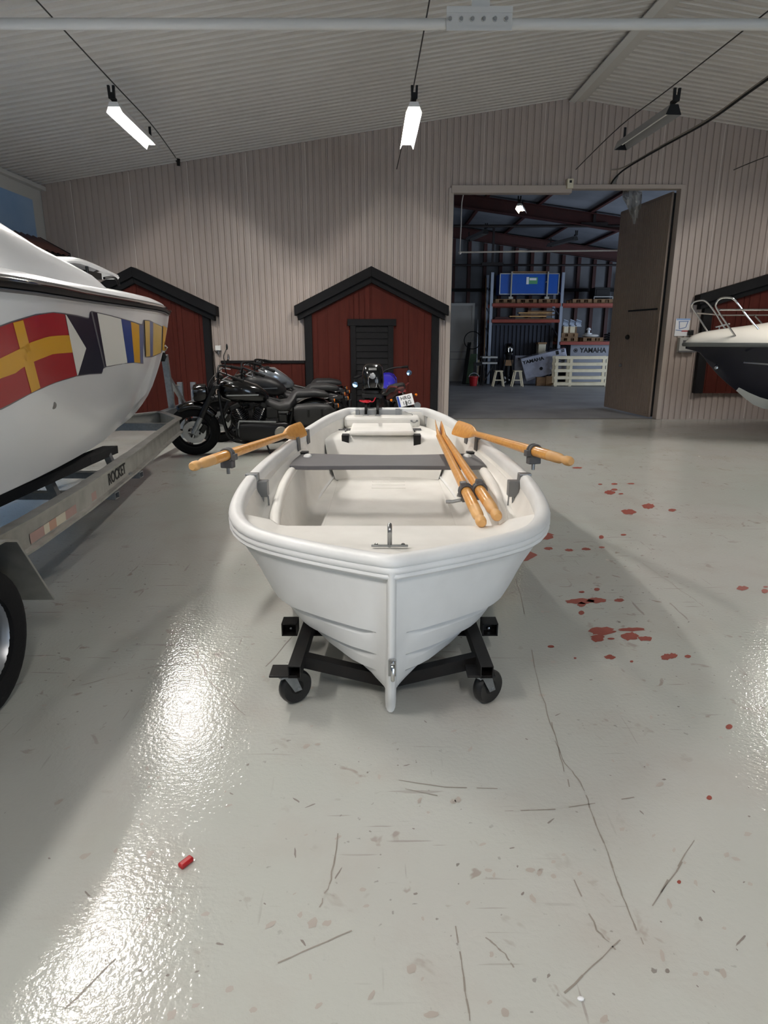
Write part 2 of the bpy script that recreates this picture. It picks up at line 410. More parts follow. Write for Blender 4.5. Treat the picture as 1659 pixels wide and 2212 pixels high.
# ---- ceiling, two corrugated slopes
def slope(x0, x1, name):                                # eight steps per rib: a broad flat and a narrow groove
    rows = []; n = int((W-Y0)/.019)
    for i in range(n+1):
        y = Y0+(W+.06-Y0)*i/n; h = 0 if i % 8 < 5 else .026
        rows.append([(x0+sk(y), y, zc(x0)+h), (x1+sk(y), y, zc(x1)+h)])
    return struct(MB().grid(rows).build(name, m_ceil, smooth=0, recalc=False))
slope(XL-.05, XR, 'ceiling'); slope(XR, XE+.1, 'ceiling_right')
rc = MB()
rc.add([(XR+sk(Y0)-.05, Y0, ZR-.055), (XR+sk(W)-.05, W, ZR-.055), (XR+sk(W)+.055, W, ZR-.07), (XR+sk(Y0)+.055, Y0, ZR-.07)], [(0, 1, 2, 3)])
rc2 = MB().add([(XR+sk(Y0)+.05, Y0, ZR-.05), (XR+sk(W)+.05, W, ZR-.05), (XR+sk(W)+.21, W, ZR-.20*SL-.032), (XR+sk(Y0)+.21, Y0, ZR-.20*SL-.032)], [(0, 1, 2, 3)])
struct(rc2.build('trim_13', m_ceil, solid=.004, smooth=0, recalc=False))
struct(rc.build('trim_5', m_trimw, solid=.02, smooth=0, recalc=False))
# ---- side walls and the wall behind the camera
xl = lambda y: XL+sk(y)*.3
zl = zc(XL)
lw = MB()
lw.add([(xl(Y0), Y0, 0), (xl(W), W, 0), (xl(W), W, zl), (xl(Y0), Y0, zl)], [(0, 1, 2, 3)], 0)
struct(lw.build('wall_left', m_trimw, solid=.1, smooth=0, recalc=False))
mu = MB().add([(xl(y)+.006, y, z) for y, z in ((Y0, .1), (W-.36, .1), (W-.36, zl-.3), (Y0, zl-.3))], [(0, 1, 2, 3)])
struct(mu.build('trim_6', m_mural, smooth=0, recalc=False))
struct(MB().bx(XL-.05, XL+.1, Y0, W, zl-.1, zl-.03).build('trim_7', m_trimw, bevel=.005))
struct(MB().bx(XE+.25, XE+.35, Y0, W, 0, zc(XE)+.1).build('wall_right', m_wall, smooth=0))
fw = MB()                                             # gable wall behind, with its open doorway
for x0, x1, z0 in ((XL-.3, 4.2, 0), (9.2, XE+.6, 0), (4.2, 9.2, 4.0)):
    seg = [x0, x1]
    fw.prism([(x0, z0), (x1, z0)]+[(x, zc(x-sk(Y0))+.3) for x in reversed(seg)], 'y', Y0-.1, Y0)
struct(fw.build('wall_front', m_wall, smooth=0))
# ---- tie beam with its splice plate
tb = MB(); TY, TZ = 6.7, 4.235
tb.tube([(XL+.3, TY+.02, TZ-.0), (XE-.3, TY-.02, TZ-.03)], .045, 16)
tb.bx(.845-.012, .845+.012, TY-.012, TY+.012, TZ, zc(.845)-.02); tb.bx(.77, .93, TY-.035, TY-.025, TZ+.05, zc(.845)-.02)
struct(tb.build('beam_1', m_trimw))
pl = MB().bx(.55, 1.13, TY-.062, TY-.05, TZ-.085, TZ-.055).bx(.55, 1.13, TY-.062, TY-.045, TZ+.05, TZ+.1)
pl.bx(.55, 1.13, TY-.055, TY-.047, TZ-.06, TZ+.06)
for i in range(6): pl.lathe([(.0, -.018), (.02, -.018), (.02, 0)], (.58+i*.099, TY-.055, TZ), (0, 1, 0), 8)
struct(pl.build('trim_8', m_trimw))
pl = MB()
for i in range(6): pl.lathe([(.002, -.03), (.017, -.03), (.017, -.012)], (.58+i*.099, TY-.056, TZ), (0, 1, 0), 6)
struct(pl.build('trim_9', m_steel))

# ---------------------------------------------------------------- little house fronts on the wall
def boards(mb, x0, x1, z0, top, y0, y1, rn, mi=0):        # vertical boards up to top(x)
    x = x0
    while x < x1-.01:
        w = rn.choice((.19, .2, .21, .1)); xe = min(x+w, x1)
        a, b = x+.004, xe-.004
        mb.add([(a, y0, z0), (b, y0, z0), (b, y0, top(b)), (a, y0, top(a)), (a, y1, z0), (b, y1, z0), (b, y1, top(b)), (a, y1, top(a))],
               [(0, 1, 2, 3), (7, 6, 5, 4), (0, 4, 5, 1), (1, 5, 6, 2), (2, 6, 7, 3), (3, 7, 4, 0)], mi)
        if xe < x1-.05 and w > .15:
            mb.add([(b-.012, y0-.012, z0), (xe+.016, y0-.012, z0), (xe+.016, y0-.012, top(xe)), (b-.012, y0-.012, top(b)), (b-.012, y1, z0), (xe+.016, y1, z0), (xe+.016, y1, top(xe)), (b-.012, y1, top(b))],
               [(0, 1, 2, 3), (7, 6, 5, 4), (0, 4, 5, 1), (1, 5, 6, 2), (2, 6, 7, 3), (3, 7, 4, 0)], mi)
        x = xe
def rake(mb, xa, za, xb, zb, th, y0, y1):                 # a sloping bargeboard, plumb-cut at both ends
    mb.add([(xa, y0, za), (xb, y0, zb), (xb, y0, zb-th), (xa, y0, za-th), (xa, y1, za), (xb, y1, zb), (xb, y1, zb-th), (xa, y1, za-th)],
           [(0, 1, 2, 3), (7, 6, 5, 4), (0, 4, 5, 1), (1, 5, 6, 2), (2, 6, 7, 3), (3, 7, 4, 0)])
def house(label, cx, hw, z0, zeave, zapex, pw, door, seed):
    t = thing('house_facade', label, 'house front', (cx, W-.1, z0), group=None)
    rn = random.Random(seed); ov = .16
    slp = (zapex-zeave)/(hw+ov)
    top = lambda x: zapex-.2-abs(x-cx)*slp
    f = MB(); f.prism([(cx-hw+.02, z0), (cx+hw-.02, z0), (cx+hw-.02, top(cx+hw)), (cx, top(cx)), (cx-hw+.02, top(cx-hw))], 'y', W-.09, W-.05)
    boards(f, cx-hw+.02, cx, z0, top, W-.11, W-.09, rn); boards(f, cx, cx+hw-.02, z0, top, W-.11, W-.09, rn)
    f.build('board_wall', m_redwood, t, smooth=0)
    for s in (-1, 1):
        b = MB(); x = cx+s*(hw-pw/2); b.prism([(x-pw/2, z0), (x+pw/2, z0), (x+pw/2, top(x+pw/2)+.02), (x-pw/2, top(x-pw/2)+.02)], 'y', W-.15, W-.04)
        b.build('corner_board', m_blackwood, t, bevel=.004)
        b = MB(); rake(b, cx+s*(hw+ov), zeave, cx, zapex, .17, W-.27, W-.04); b.build('bargeboard', m_blackwood, t, bevel=.004)
        b = MB(); rake(b, cx+s*(hw+ov-.06), zeave-.13, cx, zapex-.155, .12, W-.2, W-.05); b.build('inner_bargeboard', m_blackwood, t, bevel=.004)
    if door:
        x0, x1, zt = door
        fr = MB().bx(x0, x0+.1, W-.17, W-.1, z0, zt-.1).bx(x1-.1, x1, W-.17, W-.1, z0, zt-.1).bx(x0-.05, x1+.05, W-.18, W-.1, zt-.12, zt)
        fr.build('door_frame', m_blackwood, t, bevel=.005)
        d = MB().bx(x0+.08, x1-.08, W-.13, W-.1, z0, zt-.1); n = 15; p = (zt-.12-z0)/n
        for i in range(n): d.box(((x0+x1)/2, W-.135, z0+(i+.5)*p), (x1-x0-.2, .014, p*.98), (R(-9), 0, 0))
        d.build('slatted_door', m_blackwood, t, smooth=0)
    return t
house('small red house front with black slatted door and black gable boards behind the dinghy', -.225, 1.24, 0, 2.07, 2.745, .14, (-.62, .175, 1.845), 1)
house('red boarded house front partly hidden behind the white flag-painted motorboat', -4.5, 1.30, 0, 2.06, 2.735, .13, None, 2)
house('wide red house front behind the navy motorboat, raised above a bare wall base', 7.75, 1.9, .5, 2.26, 2.86, .16, None, 4)
t = thing('wainscot_panel', 'low red boarded wall panel with black cap between two house fronts', 'wall panel', (-2.3, W-.08, 0))
b = MB(); boards(b, -3.05, -1.48, 0, lambda x: 1.06, W-.09, W-.04, random.Random(5)); b.build('board', m_redwood, t, smooth=0)
MB().bx(-3.05, -1.48, W-.12, W-.04, 1.05, 1.1).build('cap_rail', m_blackwood, t, bevel=.004)
# ---- porch roof on the left wall
t = thing('porch_roof', 'brown corrugated porch roof on the blue wall above the white motorboat', 'roof', (-5.9, 10, 2.5))
xe_, ze_ = at(152, 549, 12.25).x, at(152, 549, 12.25).z
rows = []
n = 150
for i in range(n+1):
    y = 6.5+(12.25-6.5)*i/n; h = .016*sin(2*PI*y/.19)
    rows.append([(-6.04, y, ze_+.26+h), (xe_, y, ze_-.02+h)])
MB().grid(rows).build('roof_sheet', mat('brown_roof_sheet', (112, 74, 66), .5, var=(3, .4, (92, 60, 54))), t, smooth=80, solid=.012)
MB().bx(xe_-.07, xe_-.03, 6.5, 12.2, ze_-.16, ze_-.045).build('eave_shade_box', m_dark, t)  # black box stands in for the rafter shadow under the eave
MB().bx(-6.03, xe_-.07, 6.5, 12.2, ze_-.12, ze_-.09).build('eave_shade_board', m_dark, t)  # black board, the shade of the roof's underside put into its colour
MB().add([(-6.04, 12.26, ze_+.28), (xe_+.0, 12.26, ze_+.01), (xe_, 12.26, ze_-.07), (-6.04, 12.26, ze_+.05)], [(0, 1, 2, 3)]).build('barge_end', m_dark, t, solid=.02, recalc=False)

# ---------------------------------------------------------------- lamps
m_tube = mat('lit_tube', (255, 255, 255), .5, emit=((255, 249, 242), 520.))
m_tube_off = mat('unlit_tube', (225, 225, 220), .3)
m_house = mat('white_lamp_housing', (222, 222, 220), .4)
m_ghouse = mat('grey_lamp_housing', (150, 150, 150), .5)
def lamp(label, a, b, lit=True, group=None, m_tube_=None):
    m_tube_ = m_tube_ or m_tube
    a, b = V(a), V(b); t = thing('ceiling_lamp', label, 'lamp', a, group=group)
    d = (b-a).normalized(); r = d.cross(V((0, 0, 1))).normalized(); u = r.cross(d)
    def P(p, x, z): return p+r*x+u*z
    prof = [(-.092, -.105), (-.05, -.01), (-.045, .0), (.045, .0), (.05, -.01), (.092, -.105), (.088, -.107), (.044, -.014), (-.044, -.014), (-.088, -.107)]
    MB().loft([[P(p, x, z) for x, z in prof] for p in (a, b)]).build('housing', m_house if lit else m_ghouse, t, smooth=0)
    for p, s in ((a, -1), (b, 1)):
        e = MB(); pts = [(-.09, -.105), (-.046, 0), (.046, 0), (.09, -.105)] if not lit else [(-.067, -.05), (-.046, 0), (.046, 0), (.067, -.05)]
        q = p+d*(s*.0); e.loft([[P(q+d*(s*k), x, z) for x, z in pts] for k in (.0, .008)]); e.build('end_cap', m_house if lit else m_black, t, smooth=0)
    pr = [(cos(2*PI*k/10)*.017, -.043+sin(2*PI*k/10)*.017) for k in range(10)]
    MB().loft([[P(p, x, z) for x, z in pr] for p in (a+d*.05, b-d*.05)]).build('tube', m_tube_ if lit else m_tube_off, t)
    h = MB(); q = a-d*.05
    h.loft([[P(q, x, z) for x, z in ((-.035, .02), (.035, .02), (.04, .15), (.015, .15), (.012, .08), (-.012, .08), (-.015, .15), (-.04, .15))], [P(q+d*.03, x, z) for x, z in ((-.035, .02), (.035, .02), (.04, .15), (.015, .15), (.012, .08), (-.012, .08), (-.015, .15), (-.04, .15))]])
    h.bar(q+d*.02+u*.03, a+d*.06-u*.0+u*.03, .05, .03); h.bar(b-d*.1+u*.0, b-d*.1+u*.14, .03, .015)
    h.build('hanger', m_black, t, smooth=0)
    return t
LZ = 4.08
lamp('lit strip lamp hanging above the white motorboat', (-3.035, 8.22, LZ), (-3.11, 9.72, LZ))
lamp('lit strip lamp hanging above the dinghy', (.337, 8.22, LZ), (.305, 9.72, LZ))
lamp('unlit grey strip lamp hanging above the doorway wall, beyond the roof ridge', (3.29, 8.3, LZ), (3.2, 9.75, LZ), False)
# further lamps of the same rows that light the hall from outside the frame
lamp('lit strip lamp on the left wire, next one towards the entrance', (-2.66, 4.0, LZ), (-2.70, 5.5, LZ))
lamp('lit strip lamp over the navy motorboat, beyond the right edge', (6.5, 8.1, LZ), (6.42, 9.6, LZ))
lamp('lit strip lamp on the left wire near the entrance', (-2.75, -.6, LZ), (-2.8, .9, LZ))
lamp('lit strip lamp on the middle wire near the entrance', (.55, -2.4, LZ), (.5, -.9, LZ))
lamp('lit strip lamp on the fourth wire near the entrance', (6.75, 2.6, LZ), (6.7, 4.1, LZ))
m_wire = mat('dark_wire', (40, 38, 36), .6)
def wire(pts, label, r=.007, m=None, cat='wire', name='suspension_wire'):
    return tag(MB().tube(spline(pts, 6), r, 6).build(name, m or m_wire), label, cat)
WZ = LZ+.2
wire([(-2.75, 0, WZ), (-2.82, 4, WZ), (-3.03, 8.2, WZ), (-3.12, 9.8, WZ), at(382, 344, 12.4)], 'thin wire carrying the lit lamp above the white motorboat')
wire([(.6, 0, WZ), (.45, 4, WZ), (.34, 8.2, WZ), (.3, 9.8, WZ), at(857, 365, 12.43)], 'thin wire carrying the lit lamp above the dinghy')
wire([(3.6, 0, WZ), (3.45, 4, WZ), (3.28, 8.2, WZ), (3.19, 9.8, WZ), at(1244, 366, 12.43)], 'thin wire carrying the unlit grey strip lamp')
wire([(6.7, 3, WZ), (6.45, 9, WZ), at(1659, 337, 11.3), at(1585, 367, 12.43)], 'short wire end fixed to the gable wall above the navy motorboat')
tag(MB().bar(at(385, 338, 12.35), at(385, 352, 12.48), .05, .12).bar(at(378, 342, 12.38), at(386, 349, 12.42), .03, .05).build('wire_clamp', m_black), 'black clamp at the ceiling edge holding a lamp wire', 'clamp')
t = thing('cable_bundle', 'sagging bundle of cables running from the roof to the doorway top', 'cable', at(1322, 395, 12.4))
MB().tube(spline([at(1320, 397, 12.42), at(1330, 383, 12.3), at(1355, 362, 12.1), at(1430, 318, 10.9), at(1530, 262, 9.4), at(1620, 198, 8.2), at(1720, 128, 7.2)], 8), .014, 8).build('black_cable', m_black, t)
MB().tube(spline([at(1322, 367, 12.4), at(1350, 360, 12.15), at(1432, 313, 10.95), at(1532, 256, 9.45), at(1622, 192, 8.25), at(1722, 121, 7.25)], 8), .011, 8).build('beige_cable', mat('beige_cable', (150, 142, 130), .6), t)
MB().bar(at(1333, 380, 12.3), at(1326, 396, 12.42), .05, .02).build('cable_bracket', m_galv, t)
# ---- small fittings on the gable wall
q = at(1230, 397, W-.06)
t = thing('door_sensor', 'small cream sensor box on top of the doorway lintel', 'sensor', q)
MB().bx(q.x-.055, q.x+.055, W-.14, W-.03, q.z-.085, q.z+.07).build('case', mat('cream_plastic', (216, 208, 184), .5), t, bevel=.01)
MB().bx(q.x-.02, q.x+.02, W-.146, W-.13, q.z+.0, q.z+.04).build('lens', m_black, t)
a, b = at(1461, 688, W-.05), at(1487, 726, W-.05)
t = thing('notice_sheet', 'white notice in a clear sleeve pinned beside the doorway', 'notice', (a.x, W-.05, b.z))
MB().bx(a.x, b.x, W-.045, W-.035, b.z, a.z).build('sheet', m_paper, t)
MB().bx(a.x+.01, b.x-.0, W-.05, W-.044, a.z-.03, a.z).build('sleeve_edge', mat('blue_sleeve', (150, 180, 222), .3), t)
l = MB(); dz = a.z-b.z
for p0, p1 in (((.25, .8), (.3, .4)), ((.3, .4), (.75, .5)), ((.75, .5), (.85, .82)), ((.05, .35), (.5, .3)), ((.2, .82), (.9, .84))):
    l.bar((a.x+p0[0]*(b.x-a.x), W-.047, b.z+p0[1]*dz), (a.x+p1[0]*(b.x-a.x), W-.047, b.z+p1[1]*dz), .012, .004, (0, 1, 0))
l.build('sketch_line', mat('blue_ink', (96, 128, 180), .6), t)
MB().bx(a.x+.12, b.x-.02, W-.048, W-.044, b.z+.08, b.z+.1).build('red_line', m_red, t)
a, b = at(1467, 729, W-.08), at(1500, 761, W-.08)
t = thing('control_box', 'grey control box on the wall below the white notice', 'control box', (a.x, W-.08, b.z))
MB().bx(a.x, b.x, W-.13, W-.03, b.z, a.z).build('case', m_lgrey, t, bevel=.008)
MB().bx(a.x+.06, a.x+.22, W-.136, W-.128, a.z-.11, a.z-.05).build('display', m_grey, t)
MB().bx(a.x+.0, b.x, W-.138, W-.12, b.z, b.z+.03).build('lower_edge', m_grey, t)
q = at(1492, 718, W-.06); tag(MB().bx(q.x-.05, q.x+.04, W-.1, W-.03, q.z-.05, q.z+.04).build('wall_switch', m_black, bevel=.008), 'small black wall switch beside the white notice', 'switch')
q = at(472, 751, W-.06)
t = thing('wall_socket', 'small white junction box on the wall above the black motorcycle', 'socket', q)
MB().bx(q.x-.05, q.x+.05, W-.12, W-.03, q.z-.05, q.z+.04).build('case', mat('white_plastic', (236, 234, 228), .4), t, bevel=.008)
MB().cyl((q.x, W-.07, q.z-.12), (q.x, W-.07, q.z-.05), .025).build('plug', m_grey, t)
MB().tube(spline([(q.x-.02, W-.07, q.z-.1), (q.x-.09, W-.06, q.z-.06), (q.x-.1, W-.05, q.z-.2), (q.x-.09, W-.05, q.z-.5)], 6), .006, 6).build('cord', m_black, t)
# ================================================================ THE WHITE DINGHY
BX = .028
YB, YS = 2.25, 7.28
BT = [(2.25, 0), (2.30, .065), (2.36, .155), (2.42, .25), (2.50, .36), (2.58, .46), (2.70, .59), (2.91, .725), (3.13, .80), (3.5, .862), (4.0, .895), (4.5, .882), (4.8, .858), (5.3, .81), (5.62, .78), (6.3, .69), (6.66, .64), (7.0, .56), (7.28, .475)]
ZT = [(2.25, .752), (2.5, .735), (2.8, .714), (3.13, .70), (3.6, .696), (4.5, .706), (5.5, .732), (6.6, .752), (7.28, .766)]
ST = [(0, .165), (.1, .115), (.25, .085), (.45, .055), (.7, .025), (1, .012)]     # stem: how far behind the bow tip, by height
KZ = [(2.25, .062), (2.45, .066), (2.6, .075), (3.2, .08), (7.28, .16)]
B = lambda y: interp(BT, y)
ZG = lambda y: interp(ZT, y)
SH0 = [(0, .06), (.13, .30), (.27, .45), (.47, .63), (.7, .80), (1, 1)]
SH1 = [(0, .05), (.13, .37), (.27, .54), (.47, .71), (.7, .85), (1, 1)]
SH2 = [(0, .04), (.05, .33), (.15, .58), (.42, .74), (.7, .86), (1, 1)]
SH3 = [(0, .03), (.04, .4), (.12, .70), (.3, .83), (.6, .92), (1, 1)]
def shape(t, y):
    ks = [(2.3, SH0), (2.65, SH1), (3.2, SH2), (4.2, SH3), (9, SH3)]
    for (y0, a), (y1, b) in zip(ks, ks[1:]):
        if y <= y1:
            k = clamp((y-y0)/(y1-y0)); return interp(a, t)*(1-k)+interp(b, t)*k
LAPS = [.22, .375, .56]
def lapoff(r, x, d=.03):
    f = clamp((x-.06)/.06); f = f*f*(3-2*f)
    e = [0]+LAPS+[1.2]
    if r >= LAPS[-1]: return d*f*clamp(1-(r-LAPS[-1])/.25)
    for lo, hi in zip(e, e[1:]):
        if lo <= r < hi:
            g = -.03*f*clamp(1-(hi-r)/.06) if hi < 1 else 0
            return g+((d*f*(1-(r-lo)/(hi-lo))) if lo > 0 else 0)
    return 0
rows_r = sorted(set([0, .05, .1, .15, .19]+[.25, .3]+[.4, .45, .5]+[.58, .64, .7, .76, .82, .88, .94, 1]+[k-.005 for k in LAPS]+[k+.003 for k in LAPS]+[k-.018 for k in LAPS]+[k-.035 for k in LAPS]+[k-.06 for k in LAPS]+[k+.02 for k in LAPS]))
def hull_pt(y, r, side=1):
    k = clamp((y-2.4)/.9); t = r*(1-k)+r**1.75*k
    zk, zs = interp(KZ, y), ZG(y)-.06
    z = zk+(zs-zk)*t
    x = max((B(y)-.008)*shape(t, y), .016)
    o = lapoff(r, x) if y < 7.2 else 0
    yy = y+interp(ST, t)*clamp(1-(y-2.25)/1.1)
    x += o
    return V((BX+side*x, yy, z))
ys = [2.25+.1*(i/10)**1.6 for i in range(10)]+[2.36+.055*i for i in range(18)]+[3.4+.2*i for i in range(19)]+[7.15, 7.28]
ys = sorted(set(min(y, 7.28) for y in ys))
dg = thing('rowing_dinghy', 'white moulded rowing dinghy standing bow-first on a black wheeled trolley', 'boat', (BX, 4.6, .07))
h = MB()
rows = [[hull_pt(y, r, -1) for r in reversed(rows_r)]+[hull_pt(y, r) for r in rows_r] for y in ys]
h.grid(rows)
last = rows[-1]; k = len(h.v)-len(last); h.f.append(tuple(range(k, k+len(last)))); h.m.append(0)
h.build('hull', m_gel, dg, smooth=24, recalc=True)
# stem bar and keel strip
sp = []
for t in [1, .9, .8, .7, .6, .5, .4, .3, .2, .12, .05, 0]:
    zk, zs = interp(KZ, 2.25), ZG(2.25)-.05
    sp.append(V((BX, 2.25+interp(ST, t)+.004, zk+(zs-zk)*t)))
sp += [V((BX, 2.425, .034)), V((BX, 2.47, .038)), V((BX, 2.6, .062)), V((BX, 3.2, .072)), V((BX, 5, .11)), V((BX, 7.27, .15))]
st = MB(); rings = []
for i, p in enumerate(sp):
    a = sp[max(i-1, 0)]; b = sp[min(i+1, len(sp)-1)]; t = (b-a).normalized(); n = V((0, t.z, -t.y))
    if n.y > 0 or (abs(n.y) < .3 and n.z > 0): n = -n
    w = .019 if p.y < 2.45 and p.z < .3 else .017
    fl_, bk = (.014, -.085) if (p.z > .22 and p.y < 2.5) else (.004, -.035)
    pr = [(-w-fl_, bk), (-w, -.0), (-w*.75, .012), (-w*.3, .019), (w*.3, .019), (w*.75, .012), (w, 0), (w+fl_, bk)]
    rings.append([p+V((x, 0, 0))+n*d for x, d in pr])
st.loft(rings).build('stem', m_gel, dg, smooth=50)
# gunwale: one rounded rail swept round the whole sheer, with its beads
def sheer_loop():
    L_ = []
    yy = [7.28-.12*i for i in range(38)]
    yy = [y for y in yy if y > 2.86]+[2.83, 2.76, 2.69, 2.62, 2.55, 2.49, 2.44, 2.40, 2.365, 2.335, 2.305]
    right = [V((BX+B(y), y, ZG(y))) for y in yy]
    tip = [V((BX+x, 2.25+.62*abs(x), ZG(2.25)+.004)) for x in (.045, .02, 0, -.02, -.045)]
    left = [V((2*BX-p.x, p.y, p.z)) for p in reversed(right)]
    c = [V((BX+s*x, y, ZG(7.28))) for s, x, y in ((-1, .46, 7.315), (-1, .43, 7.335), (-1, .38, 7.345))]
    mid = [V((BX+x, 7.345, ZG(7.28))) for x in (-.3, -.15, 0, .15, .3)]
    return right+tip+left+c+mid+[V((2*BX-p.x, p.y, p.z)) for p in reversed(c)]
loop = sheer_loop(); n = len(loop)
sm_ = loop[:]
for it in range(2): sm_ = [(sm_[(i-1) % n]+sm_[i]*2+sm_[(i+1) % n])/4 for i in range(n)]
loop = sm_
PRO = [(-.062, -.075), (-.066, -.03), (-.060, -.008), (-.045, .004), (-.022, .007), (-.004, .002), (.008, -.010), (.012, -.024), (.008, -.033), (.004, -.036), (.009, -.041), (.013, -.050), (.009, -.059), (.004, -.062), (.009, -.066), (.011, -.074), (.005, -.082), (-.012, -.083)]
def rail_rings(pro, wide=True):
    out = []
    for i, p in enumerate(loop):
        t = (loop[(i+1) % n]-loop[i-1]); t.z = 0; t.normalize(); nrm = V((t.y, -t.x, 0))
        if nrm.dot(p-V((BX, 4.8, p.z))) < 0: nrm = -nrm
        out.append([p+nrm*o+V((0, 0, z)) for o, z in pro])
    return out
MB().loft(rail_rings(PRO), True, False, 0, True).build('gunwale', m_gel, dg, smooth=50)
# liner: inner skin, side lockers, floor, foredeck
def section(y):
    Bi = B(y)-.058; zr = ZG(y)-.05
    zlk = interp([(3.3, .40), (3.7, .46), (4.4, .54), (5.0, .565), (5.5, .555), (5.75, .45), (6.2, .36), (7.2, .36)], y)
    xe = min(interp([(3.3, .60), (3.7, .68), (4.4, .715), (5.3, .68), (6, .62), (7.2, .45)], y), Bi-.07)
    xf = min(interp([(3.3, .42), (3.7, .52), (4.5, .60), (5.4, .58), (6.2, .50), (7.2, .40)], y), xe-.02)
    zf = .205
    return [(Bi, zr), (Bi-.012, zr-.05), (Bi-.03, zlk+.07+.0), (Bi-.045, zlk+.03), (Bi-.06, zlk+.012), (xe+.02, zlk+.004), (xe+.005, zlk-.004), (xe-.006, zlk-.025), (xf+.045, zf+.06), (xf+.015, zf+.015), (xf-.02, zf), (xf-.2, zf), (0, zf)]
li = MB(); rows = []
for y in [3.28+.09*i for i in range(44)]:
    s = section(min(y, 7.24))
    rows.append([V((BX-x, y, z)) for x, z in s]+[V((BX+x, y, z)) for x, z in reversed(s[:-1])])
li.grid(rows)
li.build('liner', m_liner, dg, smooth=40, recalc=False)
# ridges along the side lockers and low floor bars
for s in (-1, 1):
    rd = MB(); path = [V((BX+s*interp([(3.35, .62), (3.9, .70), (4.6, .73), (5.0, .715)], y), y, interp([(3.35, .36), (3.7, .47), (4.4, .545), (5, .57)], y))) for y in (3.36, 3.45, 3.6, 3.8, 4.1, 4.4, 4.7, 5.0)]
    rd.tube(path, [.02, .03, .036, .036, .034, .034, .034, .03], 10); rd.build('locker_ridge', m_liner, dg, smooth=60)
fb = MB()
for i in range(3): fb.bx(BX-.14, BX+.17, 5.75+.13*i, 5.79+.13*i, .2, .212)
fb.build('floor_bar', m_liner, dg, bevel=.004)
MB().bx(BX-.47, BX+.50, 3.45, 6.1, .2, .209).build('floor_panel', m_liner, dg, bevel=.004)
# foredeck: falls from the bow rail to the locker top, with the locker's front
fd = MB(); rows = []
for i in range(16):
    y = 2.305+(3.30-2.305)*i/15; Bi = max(B(y)-.055, .03); zr = ZG(y)-.012
    zt = interp([(2.3, .742), (2.5, .715), (2.75, .645), (3.0, .59), (3.3, .572)], y); e = interp([(2.3, .9), (2.6, .86), (3, .80), (3.3, .76)], y)
    hs = [(Bi, zr-.02), (Bi-.012*clamp(Bi*8, .1), zr-.05*clamp((y-2.3)/.4)), (Bi*(e+.05), zt+.035*clamp((y-2.5)/.3)), (Bi*e, zt+.006), (Bi*e*.93, zt), (Bi*.45, zt), (0, zt)]
    rows.append([V((BX-x, y, z)) for x, z in hs]+[V((BX+x, y, z)) for x, z in reversed(hs[:-1])])
q = rows[-1]; rows.append([V((p.x, 3.335, p.z-.006)) for p in q]); rows.append([V((p.x, 3.35, p.z-.03)) for p in q]); rows.append([V((BX+(p.x-BX)*.62, 3.39, .205)) for p in q])
fd.grid(rows).build('foredeck', m_liner, dg, smooth=45, recalc=False)
# stern seat, hatch lid and aft step
ss = MB(); rows = []
for y, dz in ((6.02, -.40), (6.12, -.37), (6.26, -.12), (6.31, -.03), (6.36, .0), (6.6, .012), (7.1, .012), (7.25, .012)):
    Bi = B(max(y, 6.3))-.075; zt = .585+dz; m_ = interp([(6.02, .70), (6.36, 1), (7.3, 1)], y)
    rows.append([V((BX+x*Bi*m_, y+.10*(1-abs(x)**2)*(1 if y < 6.4 else 0), max(zt-(.0 if abs(x) < .95 else .02), .205))) for x in (-1, -.95, -.8, -.6, -.4, -.2, 0, .2, .4, .6, .8, .95, 1)])
ss.grid(rows).build('stern_seat', m_liner, dg, smooth=45, recalc=False)
MB().bx(BX-.46, BX+.36, 7.03, 7.3, .58, .70).build('aft_step', m_liner, dg, bevel=.03)
hl = MB().bx(BX-.37, BX+.27, 6.36, 6.98, .598, .645)
hl.build('hatch_lid', m_liner, dg, bevel=.02)
for x in (-.41, .30):
    MB().prism([(6.34, .605), (6.47, .605), (6.47, .49), (6.37, .44)], 'x', BX+x-.035, BX+x+.035).build('hatch_gap', m_dark, dg)
    e = MB().bx(BX+x-.09, BX+x+.06, 6.72, 6.735, .6, .612).bx(BX+x-.02, BX+x-.008, 6.62, 6.8, .6, .612).bx(BX+x-.05, BX+x+.06, 6.79, 6.80, .6, .612); e.build('hinge', m_grey, dg)
e = MB()
for dx in (-.03, .03): e.cyl((BX+.3+dx, 7.02, .66), (BX+.3+dx, 7.035, .66), .012, seg=8)
e.tube(spline([(BX+.27, 7.02, .66), (BX+.3, 7.0, .645), (BX+.33, 7.02, .66)], 4), .006, 6); e.build('latch', m_steel, dg)
# transom inside with its metal engine pad
MB().bx(BX-.43, BX+.43, 7.27, 7.32, .5, ZG(7.2)-.03).build('transom', m_liner, dg, bevel=.01)
MB().bx(BX-.30, BX+.17, 7.255, 7.28, .66, .755).build('engine_pad', mat('grey_pad', (160, 162, 164), .4, .4), dg, bevel=.004)
MB().bx(BX-.345, BX-.305, 7.25, 7.28, .67, .755).bx(BX+.10, BX+.15, 7.245, 7.28, .67, .765).build('pad_block', m_galv, dg)
MB().tube([(BX+.2, 7.22, .74), (BX+.28, 7.2, .715), (BX+.29, 7.2, .70)], .005, 6).build('small_hook', m_steel, dg)
